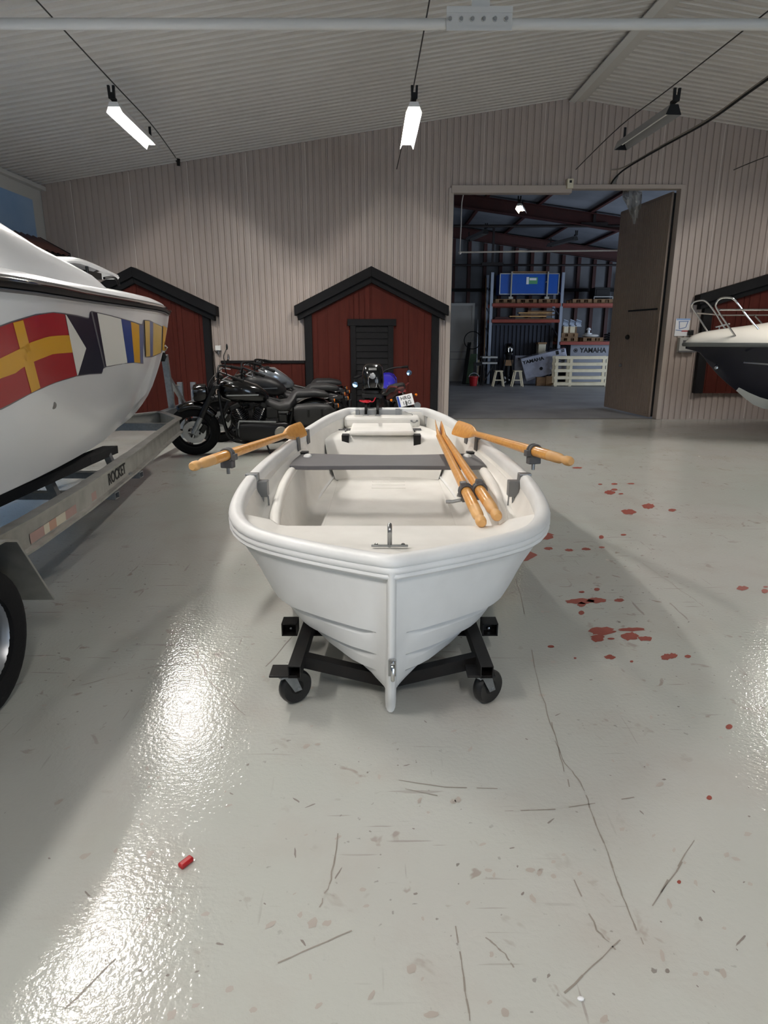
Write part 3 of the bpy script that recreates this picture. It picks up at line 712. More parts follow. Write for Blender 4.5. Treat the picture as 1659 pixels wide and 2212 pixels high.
# thwart
tw = MB(); tp = []
for x in (-.74, -.70, -.6, -.3, 0, .3, .6, .70, .74):
    c = .03*(1-abs(x)/.74); tp.append((x, 4.78+.02*(abs(x) > .65)+c*.5, 5.32-c*1.2-(0 if abs(x) > .55 else .035)))
poly = [(BX+x, y0) for x, y0, y1 in tp]+[(BX+x, y1) for x, y0, y1 in reversed(tp)]
tw.prism(poly, 'z', .575, .607).build('thwart', m_thwart, dg, smooth=0, bevel=.004)
for s in (-1, 1):
    MB().ell((BX+s*.645, 5.18, .607), (.035, .05, .022)).build('thwart_stud', m_gel, dg)
    MB().bx(BX+s*.70-.045, BX+s*.70+.045, 5.28, 5.36, .58, .622).build('thwart_clip', m_satin, dg, bevel=.004)
# rowlock brackets on both rails: two working, two spare pairs
def clampon(y, s, mat_, w=.03, inner=True):
    b = MB(); X = BX+s*B(y); z = ZG(y)
    t = V((B(y+.05)-B(y-.05), .1, 0)); t.x *= s; t.normalize(); nn = V((t.y*s, -t.x*s, 0))*1
    if nn.x*s < 0: nn = -nn
    def P(d, e, zz): return V((X, y, z))+nn*d+t*e+V((0, 0, zz))
    b.loft([[P(d, e, zz) for d, zz in ((.006, -.0), (.006, .012), (-.072, .012), (-.078, -.11), (-.066, -.11), (-.062, -.0))] for e in (-w, w)])
    return b.build('rowlock_bracket', mat_, dg, smooth=0, bevel=.003)
for s in (-1, 1):
    for y in (5.35, 5.72): clampon(y, s, m_grey, .045)
    clampon(4.02, s, m_galv, .03)
    X = BX+s*(B(4.02)-.1); b = MB().bx(X-.035, X+.03, 3.985, 4.055, ZG(4)-.135, ZG(4)-.035); b.build('socket_block', mat('grey_socket', (120, 122, 124), .4, .5), dg, bevel=.004)
    b = MB().tube([(X-.0, 4.0, ZG(4)-.13), (X-.005, 3.99, ZG(4)-.2)], .007, 6).tube([(X-.03*s, 4.0, ZG(4)-.13), (X-.035*s, 3.99, ZG(4)-.19)], .005, 6); b.build('socket_pin', m_galv, dg)
# bow U bolt on its plate and towing eye on the stem
q = V((BX-.005, 2.52, .722))
MB().box((q.x, q.y, q.z), (.15, .035, .008), (R(-14), 0, 0)).build('bow_plate', m_steel, dg, bevel=.002)
MB().tube(spline([(q.x, q.y-.004, q.z), (q.x, q.y-.03, q.z+.06), (q.x, q.y-.02, q.z+.085), (q.x, q.y+.012, q.z+.08), (q.x, q.y+.03, q.z)], 6), .0095, 10).build('bow_u_bolt', m_steel, dg)
b = MB()
for dx in (-.055, .055): b.ell((q.x+dx, q.y-.0, q.z+.006), (.009, .009, .004), 8, 4)
b.build('bolt_head', m_chrome, dg)
zz = .29; yy = 2.25+interp(ST, .4)-.018
MB().box((BX+.004, yy+.004, zz+.0), (.03, .006, .085), (R(13), 0, 0)).build('towing_plate', m_steel, dg, bevel=.002)
MB().tube(spline([(BX+.006, yy, zz+.025), (BX+.006, yy-.03, zz+.02), (BX+.006, yy-.036, zz-.02), (BX+.006, yy-.02, zz-.04), (BX+.006, yy+.005, zz-.03)], 6), .008, 10).build('towing_eye', m_chrome, dg)

# ================================================================ TROLLEY
tr_ = thing('boat_trolley', 'black steel trolley on four castors under the white dinghy', 'trolley', (BX, 3.1, 0))
for s in (-1, 1):
    X = BX+s*.405
    b = MB(); X2 = BX+s*.36
    r0, r1 = V((X, 2.45, .185)), V((X2, 3.95, .185))
    for (o, w, hh) in (((0, 0, .026), .05, .004), ((0, 0, -.026), .05, .004), ((.025, 0, 0), .004, .055), ((-.025, 0, 0), .004, .055)):
        b.bar(r0+V(o), r1+V(o), w, hh)
    b.build('side_rail', m_dsteel, tr_, smooth=0)
    b = MB()
    for o, sg in ((.085, 1), (-.07, 1)):
        xx = X+s*o-.0; z0 = .165
        for dx, dz, w, hh in ((0, .03, .075, .006), (0, -.03, .075, .006), (.035, 0, .006, .065), (-.035, 0, .006, .065)):
            b.bx(xx+dx-w/2, xx+dx+w/2, 2.90, 2.98, z0+dz-hh/2, z0+dz+hh/2)
        if o > 0: b.bx(xx-.035, xx+.035, 2.955, 2.96, z0-.03, z0+.03)
    b.build('cradle_socket', m_dsteel, tr_, smooth=0)
    b = MB()
    for o in (.085, -.07):
        for zz in (.15, .18): b.ell((X+s*o, 2.948, zz), (.009, .006, .009), 8, 4)
    b.build('socket_bolt', m_steel, tr_)
for y, dip in ((2.60, .10), (3.75, .06)):
    b = MB(); z = .165
    for s in (-1, 1): b.bar((BX+s*.385, y, z), (BX, y, z-dip), .05, .055)
    b.build('cross_bar', m_dsteel, tr_, smooth=0)
def castor(x, y, sgn, yaw):
    cx, cy = x, y
    MB().box((cx, cy+.01, .158), (.12, .1, .01)).build('castor_plate', m_dsteel, tr_, bevel=.003)
    ax = V((cos(yaw), sin(yaw), 0)); ay = V((-sin(yaw), cos(yaw), 0))
    w = V((cx, cy, .076))+ay*.05
    f = MB()
    for s in (-1, 1):
        p = [V((cx, cy, .153))+ax*(s*.03)+ay*.035, V((cx, cy, .153))+ax*(s*.03)-ay*.02, w+ax*(s*.03)-ay*.018+V((0, 0, -.012)), w+ax*(s*.03)+ay*.018+V((0, 0, -.012))]
        f.loft([[q+ax*d for q in p] for d in (-.002, .002)])
    f.box((cx, cy, .15), (.07, .07, .008), (0, 0, yaw)); f.cyl(w-ax*.036, w+ax*.036, .009, seg=8)
    f.build('castor_fork', m_galv, tr_, smooth=0, bevel=.002)
    wl = MB().lathe([(.02, -.02), (.054, -.022), (.067, -.024), (.075, -.013), (.076, 0), (.075, .013), (.067, .024), (.054, .022), (.02, .02)], w, ax, 28)
    o = wl.build('castor_wheel', mat('castor_tyre', (22, 22, 23), .35), tr_, smooth=40)
    MB().lathe([(.014, -.024), (.03, -.022), (.034, -.018), (.034, .018), (.03, .022), (.014, .024)], w, ax, 16).build('castor_hub', m_satin, o)
for x, y in ((BX-.455, 2.50), (BX+.385, 2.50)): castor(x, y, 1, R(-52))
for x, y in ((BX-.40, 3.9), (BX+.35, 3.9)): castor(x, y, 1, R(-20))

# ================================================================ OARS
def oar(label, a, b, roll, lock, group=None, blade_len=.5, broll=0.):
    a, b = V(a), V(b); Ln = (b-a).length
    t = thing('oar', label, 'oar', a, group=group)
    d = (b-a).normalized(); s = d.cross(V((0, 0, 1))).normalized(); u = s.cross(d)
    q = M.Rotation(roll, 3, d); s = q @ s; u = q @ u
    def P(k, x, z): return a+d*k+s*x+u*z
    MB().tube([P(k, 0, 0) for k in (.24, .26, .5, .9, Ln-blade_len-.02, Ln-blade_len+.06)], [.028, .034, .034, .030, .024, .022], 14).build('shaft', m_wood, t)
    MB().tube([P(k, 0, 0) for k in (0, .012, .03, .06, .085, .10, .13, .17, .25)], [.02, .027, .030, .029, .022, .023, .031, .033, .033], 14).build('grip', m_woodend, t)
    bl = MB(); rings = []; s0, u0 = s, u; qb = M.Rotation(broll, 3, d); sb = qb @ s; ub = qb @ u
    for k, w, h_ in ((0, .022, .021), (.05, .026, .019), (.12, .048, .013), (.22, .062, .009), (.36, .066, .007), (.47, .066, .006), (.49, .062, .005), (.5, .05, .004)):
        k2 = Ln-blade_len+k/.5*blade_len; cu = .02*(k/.5)**2
        rings.append([a+d*k2+sb*(cos(2*PI*i/14)*w)+ub*(sin(2*PI*i/14)*h_+cu) for i in range(14)])
    bl.loft(rings).build('blade', m_wood, t, smooth=60)
    c = MB(); L0 = lock
    for dk in (-.016, .016):
        c.tube([P(L0+dk, cos(2*PI*i/18)*.041, sin(2*PI*i/18)*.041) for i in range(18)], .009, 6, closed=True)
    c.lathe([(.036, -.014), (.042, -.014), (.042, .014), (.036, .014)], P(L0, 0, 0), d, 20)
    dn = V((0, 0, -1)) if abs(roll) < .01 else -u
    p0 = P(L0, 0, 0)
    for sx in (-1, 1): c.box(p0+s*(sx*.047)+dn*.012, (.03, .045, .04), M((s, d, u)).transposed())
    c.build('rowlock_collar', m_grey, t, bevel=.003)
    if roll == 0:
        e = MB(); e.box(p0+dn*.06, (.085, .05, .05), M((s, d, u)).transposed()); e.build('rowlock_base', m_grey, t, bevel=.006)
        MB().cyl(p0+dn*.08, p0+dn*.125, .012, seg=10).build('rowlock_pin', m_galv, t)
    else:
        MB().tube([p0+s*.05+dn*.01, p0+s*.055+dn*.09, p0+s*.05+dn*.13], .011, 8).build('rowlock_pin', m_galv, t)
    return t
oar('varnished oar in the rowlock facing the trailer, handle out over the side', (-1.116, 3.70, .815), (-.70, 5.55, .775), 0, .46, blade_len=.46, broll=R(62))
oar('varnished oar in the rowlock facing the red floor patches, handle out over the side', (1.10, 3.75, .835), (.62, 5.55, .785), 0, .46, blade_len=.46, broll=R(-62))
oar('loose wooden oar across the thwart, nearer the middle of the dinghy', (.515, 3.27, .598), (.462, 6.0, .742), R(82), .60)
oar('loose wooden oar across the thwart, nearer the side of the dinghy', (.607, 3.33, .615), (.50, 6.0, .735), R(98), .54)
# ================================================================ WHITE MOTORBOAT WITH FLAG GRAPHICS, ON ITS TRAILER
MC = -2.85
RB = [(.2, .98), (1.6, 1.03), (2.4, 1.11), (3, 1.17), (4.3, 1.0), (5.2, .89), (6.2, .74), (7.0, .56), (7.8, .33), (8.5, .12), (8.93, .0)]
RZ = [(.2, 1.75), (3, 1.775), (6, 1.80), (8.93, 1.845)]
CB = [(.2, .88), (2, .92), (3.3, .86), (4.85, .66), (5.6, .50), (6.5, .28), (7.3, .09), (8.93, 0)]
CZ = [(.2, .8), (3.3, .76), (4.85, .745), (5.6, .75), (6.5, .79), (7.3, .83), (8.93, 1.6)]
KE = [(.2, .42), (4.0, .43), (4.8, .455), (6.17, .53), (7.2, .64), (7.9, .85), (8.45, 1.22), (8.75, 1.52), (8.93, 1.78)]
def mb_section(y):
    b = interp(RB, y); zr = interp(RZ, y); zk = interp(KE, y)
    c = min(interp(CB, y), b*.9); zcx = clamp(interp(CZ, y), zk+.01, zr-.02) if y < 7.3 else zk+min(.25, (zr-zk)*.3)
    if y >= 7.3: c = b*.36
    out = [(0.004, zk), (max(c*.5, .005), zk+(zcx-zk)*.47), (max(c-.01, .006), zcx-.012)]
    for t in (0, .08, .2, .35, .5, .65, .8, .92, 1):
        bulge = .10*sin(PI*t)*(b-c)
        out.append((max(c+.012*(1-t)+(b-c)*t+bulge, .008), zcx+(zr-zcx)*t))
    return out
boat = thing('motorboat', 'white motorboat with colourful signal flag graphics, standing on an aluminium trailer', 'boat', (MC, 4.5, .42))
ys_ = [.2+.35*i for i in range(16)]+[5.7, 6.0, 6.3, 6.6, 6.9, 7.15, 7.3, 7.5, 7.7, 7.9, 8.1, 8.3, 8.45, 8.6, 8.7, 8.8, 8.88, 8.93]
hb = MB(); rows = []
for y in ys_:
    s = mb_section(y); rows.append([V((MC-x, y, z)) for x, z in reversed(s)]+[V((MC+x, y, z)) for x, z in s])
hb.grid(rows); hb.f.append(tuple(reversed(range(len(rows[0]))))); hb.m.append(0)
hull = hb.build('hull', m_white, boat, smooth=32)
TREE = BVHTree.FromPolygons([tuple(p) for p in hb.v], [f for f in hb.f if len(f) == 4])
rr = lambda s: [V((MC+s*(interp(RB, y)+.012), y+(.03 if y > 8.9 else 0), interp(RZ, y)+.012)) for y in ys_]
rail = rr(1)+list(reversed(rr(-1)))
def sweep(path, prof):
    out = []
    for i, p in enumerate(path):
        t = path[min(i+1, len(path)-1)]-path[max(i-1, 0)]; t.z = 0
        t = t.normalized() if t.length > 1e-6 else V((0, 1, 0)); nn = V((t.y, -t.x, 0))
        if nn.dot(p-V((MC, 2, p.z))) < 0: nn = -nn
        out.append([p+nn*a+V((0, 0, b)) for a, b in prof])
    return out
MB().loft(sweep(rail, [(-.02, -.035), (.012, -.03), (.02, 0), (.012, .022), (-.02, .028)])).build('rub_rail', m_black, boat, smooth=50)
MB().loft(sweep(rail, [(.014, -.008), (.028, -.004), (.03, .006), (.024, .014), (.01, .012)])).build('rail_insert', m_chrome, boat, smooth=50)
MB().loft(sweep(rail, [(-.02, -.05), (.004, -.048), (.006, -.04), (-.02, -.036)])).build('rail_line', m_grey, boat, smooth=50)
dk = MB(); rows = []
for y in ys_:
    b = interp(RB, y); z = interp(RZ, y)+.03
    cr = interp([(.2, .10), (5, .12), (7.5, .10), (8.93, .0)], y)
    pr = [(1.0, 0), (.97, .035*clamp(b*3)), (.85, .05*clamp(b*3)+cr*.12), (.6, .05*clamp(b*3)+cr*.55), (.3, .05*clamp(b*3)+cr*.85), (0, .05*clamp(b*3)+cr)]
    rows.append([V((MC+k*b, y, z+h_)) for k, h_ in pr]+[V((MC-k*b, y, z+h_)) for k, h_ in reversed(pr[:-1])])
dk.grid(rows).build('deck', m_white, boat, smooth=50)
cb = MB(); rows = []
for y, hw, zt in ((2.45, .90, 1.9), (2.6, .91, 2.25), (2.85, .93, 2.33), (3.2, .92, 2.22), (3.6, .885, 2.125), (4.1, .83, 2.06), (4.7, .75, 2.02), (5.2, .67, 1.99), (5.5, .60, 1.965), (5.62, .57, 1.90), (5.72, .55, 1.84)):
    zb = interp(RZ, y)+.03
    pr = [(hw+.10, zb), (hw+.03, zb+(zt-zb)*.6), (hw-.0, zt-.03), (hw-.03, zt), (hw-.12, zt+.012), (hw*.5, zt+.05), (0, zt+.06)]
    rows.append([V((MC+x, y, z)) for x, z in pr]+[V((MC-x, y, z)) for x, z in reversed(pr[:-1])])
cb.grid(rows); cb.f.append(tuple(range(len(rows[0])))); cb.m.append(0)
cb.build('cabin', m_white, boat, smooth=40, bevel=0)
hp = [at(112, 569, 4.75), at(172, 562, 5.15), at(255, 597, 6.3)]
hq = MB(); hl_ = []
for p in hp: hl_.append(p)
rows = []
for p, w in zip(spline(hp, 6), range(99)):
    rows.append([V((p.x+dx, p.y, p.z+dz)) for dx, dz in ((0, -.025), (.012, -.01), (.0, .012), (-.03, .018), (-.5, .03), (-.5, -.03))])
hq.loft(rows).build('deck_hatch', m_white, boat, smooth=50)
q = at(186, 581, 5.2)
MB().tube([at(187, 573, 5.35), at(190, 594, 5.35)], .012, 8).tube([at(200, 590, 5.5), at(214, 584, 5.7)], .008, 8).box(at(196, 594, 5.5), (.05, .3, .05)).build('hatch_strut', m_satin, boat)
MB().tube(spline([at(225, 601, 5.9), at(248, 600, 6.1), at(258, 617, 6.15)], 5), .011, 8).build('hatch_seal', m_satin, boat)
def oncast(u, v, off):
    d = ray(u, v).normalized(); loc, nrm, i, dist = TREE.ray_cast(EYE, d)
    if loc is None: return None
    if nrm.dot(d) > 0: nrm = -nrm
    return loc+nrm*off
def resample(pl, n):
    pl = [V((a, b, 0)) for a, b in pl]; ls = [0]
    for a, b in zip(pl, pl[1:]): ls.append(ls[-1]+(b-a).length)
    out = []
    for i in range(n+1):
        s = ls[-1]*i/n
        for k in range(len(pl)-1):
            if s <= ls[k+1]+1e-9:
                out.append(pl[k].lerp(pl[k+1], (s-ls[k])/max(ls[k+1]-ls[k], 1e-9))); break
    return out
def flagpatch(mb, top, bot, mi, off=.0025, n=14, m=8):
    Z = lambda l: [(x*.25316, 480+.25316*y) for x, y in l]
    a, b = resample(Z(top), n), resample(Z(bot), n); rows = []
    for j in range(m+1):
        row = []
        for p, q_ in zip(a, b):
            w = p.lerp(q_, j/m); r = oncast(w.x, w.y, off); row.append(r)
        rows.append(row)
    k = len(mb.v); idx = {}
    for j, row in enumerate(rows):
        for i, p in enumerate(row):
            if p is not None: idx[(j, i)] = len(mb.v); mb.v.append(p)
    for j in range(m):
        for i in range(n):
            ks = [(j, i), (j, i+1), (j+1, i+1), (j+1, i)]
            if all(x in idx for x in ks):
                ps = [mb.v[idx[x]] for x in ks]
                if max((ps[x]-ps[x-1]).length for x in range(4)) < .9: mb.f.append(tuple(idx[x] for x in ks)); mb.m.append(mi)
f_cols = [mat('flag_outline_grey', (98, 98, 104), .32, coat=.1, spec=.3), mat('flag_red', (160, 18, 30), .32, coat=.1, spec=.3), mat('flag_yellow', (214, 160, 34), .32, coat=.1, spec=.3), mat('flag_navy', (9, 9, 36), .32, coat=.1, spec=.3), mat('flag_white', (226, 226, 220), .32, coat=.1, spec=.3), mat('flag_blue', (24, 60, 132), .32, coat=.1, spec=.3), mat('flag_slate', (96, 106, 140), .32, coat=.1, spec=.3), mat('flag_gold', (200, 168, 92), .32, coat=.1, spec=.3)]
f1 = MB(); XX = -150
flagpatch(f1, [(XX, 915), (0, 880), (115, 838), (300, 783), (450, 765), (560, 776)], [(XX-20, 1660), (0, 1600), (20, 1597), (260, 1464), (450, 1378), (662, 1312)], 0, .0015)
flagpatch(f1, [(XX, 930), (0, 892), (115, 850), (300, 795), (450, 772), (548, 786)], [(XX-20, 1645), (0, 1588), (20, 1580), (260, 1455), (450, 1370), (654, 1306)], 1, .0028)
flagpatch(f1, [(104, 856), (145, 846), (190, 834)], [(262, 1453), (300, 1434), (338, 1412)], 2, .0042, m=14)
flagpatch(f1, [(XX, 1235), (0, 1158), (175, 1072), (250, 1026), (400, 975), (500, 965), (588, 963)], [(XX, 1400), (0, 1330), (120, 1290), (200, 1228), (300, 1180), (450, 1122), (622, 1110)], 2, .0042)
f1.build('red_yellow_flag_graphic', f_cols, boat, smooth=60, recalc=False)
f2 = MB()
flagpatch(f2, [(540, 775), (650, 790), (758, 818), (768, 752), (830, 768)], [(655, 1316), (760, 1300), (872, 1294), (880, 1244), (910, 1236)], 0, .0015)
flagpatch(f2, [(554, 786), (640, 800), (758, 828), (764, 762), (824, 772)], [(656, 1306), (760, 1292), (868, 1286), (880, 1236), (903, 1230)], 3, .0028)
flagpatch(f2, [(552, 788), (556, 788), (560, 790)], [(600, 1040), (665, 1060), (730, 1075)], 4, .0042)
flagpatch(f2, [(600, 1040), (665, 1060), (730, 1075)], [(653, 1305), (657, 1305), (661, 1303)], 4, .0042)
flagpatch(f2, [(768, 764), (784, 766)], [(884, 1244), (894, 1242)], 0, .0042, 3)
f2.build('navy_white_flag_graphic', f_cols, boat, smooth=60, recalc=False)
f3 = MB()
flagpatch(f3, [(824, 766), (930, 790), (1030, 818), (1120, 842), (1210, 872)], [(900, 1238), (1000, 1218), (1085, 1205), (1146, 1200), (1222, 1208)], 0, .0015)
for x0, x1, x2, x3, y0, y1, y2, y3, mi in ((826, 775, 1030, 826, 905, 1229, 1084, 1199, 4), (1030, 826, 1114, 850, 1084, 1199, 1144, 1195, 5), (1114, 850, 1184, 876, 1144, 1195, 1194, 1199, 2), (1184, 876, 1222, 884, 1194, 1199, 1219, 1204, 6)):
    flagpatch(f3, [(x0, x1), ((x0+x2)/2, (x1+x3)/2-3), (x2, x3)], [(y0, y1), (y2, y3)], mi, .0028)
f3.build('white_blue_yellow_flag_graphic', f_cols, boat, smooth=60, recalc=False)
f4 = MB()
flagpatch(f4, [(1208, 872), (1220, 832), (1270, 834), (1376, 886), (1424, 900)], [(1234, 1154), (1300, 1150), (1372, 1118), (1400, 1052)], 0, .002, 28)
for x0, x1, x2, x3, y0, y1, y2, y3, mi in ((1228, 838, 1270, 842, 1240, 1146, 1274, 1141, 7), (1270, 842, 1300, 854, 1274, 1141, 1299, 1140, 6), (1300, 854, 1374, 892, 1299, 1140, 1368, 1111, 7), (1386, 880, 1420, 903, 1380, 1098, 1398, 1050, 2)):
    flagpatch(f4, [(x0, x1), (x2, x3)], [(y0, y1), (y2, y3)], mi, .008, 8)
f4.build('gold_striped_flag_graphic', f_cols, boat, smooth=60, recalc=False)
q = oncast(116, 876, .002)
if q: MB().lathe([(.004, .0), (.02, .002), (.024, -.008)], q, (1, -.2, -.2), 14).build('drain_fitting', m_galv, boat)
q = oncast(352, 745, .004)
if q: MB().bar(q+V((0, 0, .07)), q-V((0, 0, .09)), .03, .012).tube([q+V((.01, .02, .0)), q+V((.03, .05, -.03)), q+V((.01, .03, -.07))], .01, 8).build('bow_eye', m_chrome, boat)

# ---- trailer
tl = thing('boat_trailer', 'long aluminium boat trailer carrying the flag-painted motorboat', 'trailer', (MC, 4, 0))
bz0, bz1 = .45, .625
pathR = [(-1.86, .3), (-1.86, 2.2), (-1.885, 3.3), (-1.945, 4.1), (-2.085, 5.3), (-2.33, 7.05), (-2.40, 7.6), (-2.86, 8.3)]
def ibeam(path, sgn):
    b = MB(); fl_ = .075
    pr = [(-fl_/2, bz0), (fl_/2, bz0), (fl_/2, bz0+.014), (.006, bz0+.02), (.006, bz1-.02), (fl_/2, bz1-.014), (fl_/2, bz1), (-fl_/2, bz1), (-fl_/2, bz1-.014), (-.006, bz1-.02), (-.006, bz0+.02), (-fl_/2, bz0+.014)]
    rings = []
    for i, (x, y) in enumerate(path):
        a = V(path[max(i-1, 0)]); c = V(path[min(i+1, len(path)-1)]); t = (c-a).normalized(); nn = V((t.y, -t.x))
        rings.append([V((x+nn.x*o, y+nn.y*o, z)) for o, z in pr])
    return b.loft(rings)
ibeam(pathR, 1).build('side_beam', m_alu, tl, smooth=20)
pathL = [(2*MC-x, y) for x, y in pathR]
ibeam(pathL, -1).build('side_beam', m_alu, tl, smooth=20)
for y in (4.62, 5.35, 1.1):
    w = lin([(a[1], a[0]) for a in pathR], y); b = MB()
    for dz, hh in ((-.045, .006), (.0, .006)): b.bx(2*MC-w-.03, w+.05, y-.04, y+.04, bz0+dz-.006-hh/2, bz0+dz-.006+hh/2)
    b.bx(2*MC-w-.03, w+.05, y-.04, y-.034, bz0-.05, bz0-.006).bx(2*MC-w-.03, w+.05, y+.034, y+.04, bz0-.05, bz0-.006)
    b.build('cross_member', m_galv, tl, smooth=0)
MB().bar((-2.95, 8.2, .53), (-2.95, 11.2, .53), .1, .1).build('tongue', m_galv, tl)
MB().bar((-3.3, 7.45, .54), (-2.4, 7.45, .54), .08, .08).build('bow_cross_bar', m_galv, tl)
for s in (-1, 1):
    b = MB().bar((MC+s*.72, 1.0, .665), (MC+s*.63, 4.7, .66), .12, .06).bar((MC+s*.63, 4.7, .66), (MC+s*.57, 5.35, .635), .12, .06); b.build('bunk', mat('black_bunk_carpet', (20, 20, 21), .95, bump=(120, .3)), tl)
    for y in (4.2, 5.15, 1.5): MB().bar((MC+s*.68, y, .46), (MC+s*.62, y, .64), .05, .05).bar((MC+s*.80, y, .47), (MC+s*.6, y, .47), .06, .02).build('bunk_bracket', m_galv, tl)
# winch post with its bow stop
b = MB().bar((-2.97, 9.15, .55), (-2.97, 9.02, 1.3), .08, .06).bar((-2.97, 9.75, .56), (-2.97, 9.1, 1.0), .05, .05); b.build('winch_post', m_galv, tl, smooth=0)
MB().bar((-2.97, 8.98, 1.3), (-2.97, 8.90, 1.24), .06, .06).lathe([(.03, -.05), (.06, -.05), (.045, 0), (.06, .05), (.03, .05)], (-2.97, 8.86, 1.3), (1, 0, 0), 14).build('bow_stop', m_rubber, tl)
for u in (393, 421):
    p = at(u, 880, 10.15); p.z = 0
    j = MB().bar(p, p+V((0, 0, .86)), .075, .06); j = j.build('jack', m_galv, tl, smooth=0)
    s = -1 if u < 400 else 1
    MB().tube([p+V((0, -.04, .82)), p+V((s*.09, -.05, .82)), p+V((s*.1, -.05, .58)), p+V((s*.17, -.05, .57))], .01, 8).build('crank_handle', m_chrome, j)
# wheels, mudguards
def trailer_wheel(x, s):
    yc, zc_, r = 2.42, .325, .325
    tprof = [(.2, -.09), (.27, -.1), (.31, -.085), (.322, -.06), (.325, 0), (.322, .06), (.31, .085), (.27, .1), (.2, .09)]
    w = MB().lathe(tprof, (x, yc, zc_), (1, 0, 0), 40, loop=True).build('wheel_tyre', m_rubber, tl, smooth=40)
    rim = MB().lathe([(.205, .085), (.215, .09), (.2, .07), (.19, .03), (.175, .02), (.168, .045), (.15, .05), (.12, .02), (.07, .035), (.05, .05), (.0, .05)], (x, yc, zc_), (s, 0, 0), 36, cap=False)
    rim.build('rim', mat('rim_silver', (150, 152, 155), .35, .8), w, smooth=40)
    nb = MB()
    for k in range(5):
        a = 2*PI*k/5; nb.cyl((x+s*.035, yc+cos(a)*.055, zc_+sin(a)*.055), (x+s*.06, yc+cos(a)*.055, zc_+sin(a)*.055), .011, seg=6)
    nb.build('wheel_nut', m_galv, w)
    po = [(1.62, .30), (1.78, .60), (1.9, .715), (2.62, .715), (2.70, .69), (2.93, .32)]
    pi_ = [(y+(.008 if y < 2 else -.008), z-.008) for y, z in reversed(po)]
    MB().prism(po+pi_, 'x', x-.13, x+.12).build('mudguard', m_alu, tl, smooth=0, bevel=.002)
    MB().prism([(1.9, .705), (2.62, .705), (2.69, .68), (2.92, .33), (2.6, .33), (2.3, .5), (1.8, .5)], 'x', x-s*.125, x-s*.118).build('mudguard_side', mat('shaded_mudguard', (44, 41, 38), .6), tl, smooth=0)  # inner panel darkened, its shade put into the colour
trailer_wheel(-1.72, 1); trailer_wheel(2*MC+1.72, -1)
MB().bar((2*MC+1.72, 2.42, .325), (-1.72, 2.42, .325), .06, .06).build('axle', m_galv, tl)
for s in (-1, 1): MB().bx(MC+s*.99-.03, MC+s*.99+.03, 2.36, 2.48, .32, bz0).build('axle_mount', m_galv, tl)
# lettering and the reflective strip on the outer web
def onweb(u, v, off=.008):
    best = None
    for (x0, y0), (x1, y1) in zip(pathR, pathR[1:]):
        d = ray(u, v); nx, ny = (y1-y0), -(x1-x0); L_ = math.hypot(nx, ny); nx /= L_; ny /= L_
        k = ((x0-0)*nx+(y0-0)*ny)/(d.x*nx+d.y*ny); p = EYE+d*k
        if y0-.01 <= p.y <= y1+.01 and k > 0: best = p+V((nx, ny, 0))*off
    return best
a, b = onweb(230, 1026), onweb(268, 1000)
mid = (a+b)/2; dr = (b-a); dr.z = 0
lettering('ROCKET', .115, frame((mid.x, mid.y, (bz0+bz1)/2), dr, (0, 0, 1)), m_black, tl, bold=.002, wx=dr.length/.46)
rs = MB()
for u0, v0, u1, v1, mi in ((62, 1165, 92, 1142, 0), (92, 1142, 103, 1133, 1), (118, 1123, 138, 1107, 1), (138, 1107, 205, 1064, 0), (103, 1133, 118, 1123, 2)):
    a, b = onweb(u0, v0, .0085), onweb(u1, v1, .0085)
    if a is None or b is None: continue
    rs.add([(a.x, a.y, bz0+.03), (b.x, b.y, bz0+.03), (b.x, b.y, bz0+.085), (a.x, a.y, bz0+.085)], [(0, 1, 2, 3)], mi)
rs.build('reflective_strip', [mat('strip_rose', (176, 140, 130), .35), mat('strip_cream', (214, 204, 180), .35), mat('strip_orange', (196, 150, 124), .35)], tl, smooth=0)

# ================================================================ NAVY MOTORBOAT ON THE RIGHT
nv = thing('motorboat', 'navy motorboat with a cream deck and steel bow rails', 'boat', (7.4, 10.2, .1))
NX0, NY = 4.56, 10.1          # bow tip
NB = [(0, .0), (.06, .10), (.15, .17), (.35, .30), (.7, .48), (1.2, .68), (1.8, .85), (2.6, 1.0), (5.2, 1.08)]
NK = [(0, 1.36), (.22, 1.30), (.35, 1.16), (.6, .92), (.9, .70), (1.15, .52), (1.4, .44), (2.2, .36), (5.2, .33)]
NC = [(0, .0), (.4, .02), (.8, .10), (1.3, .32), (2, .58), (3, .75), (5.2, .85)]
xs = [.0, .03, .06, .1, .15, .22, .28, .35, .45, .55, .7, .85, 1, 1.15, 1.3, 1.5, 1.8, 2.2, 2.6, 3.2, 4, 5.2]
rows = []
for d in xs:
    b = interp(NB, d)*(.55 if d < .22 else 1)*(1 if d >= .35 else .8); zk = interp(NK, d); zt = 1.40; c = min(interp(NC, d), b*.85)
    zch = clamp(interp([(0, 1.3), (.35, 1.2), (.9, .80), (1.5, .66), (2.4, .60), (5.2, .58)], d), zk, zt-.02)
    pr = [(.004, zk), (max(c*.6, .006), zk+(zch-zk)*.62), (max(c, .008), zch)]+[(max(c+(b-c)*t+.06*sin(PI*t)*(b-c), .01), zch+(zt-zch)*t) for t in (.15, .35, .6, .85, 1)]
    rows.append([V((NX0+d, NY-y, z)) for y, z in reversed(pr)]+[V((NX0+d, NY+y, z)) for y, z in pr])
hb = MB().grid(rows); mi = []
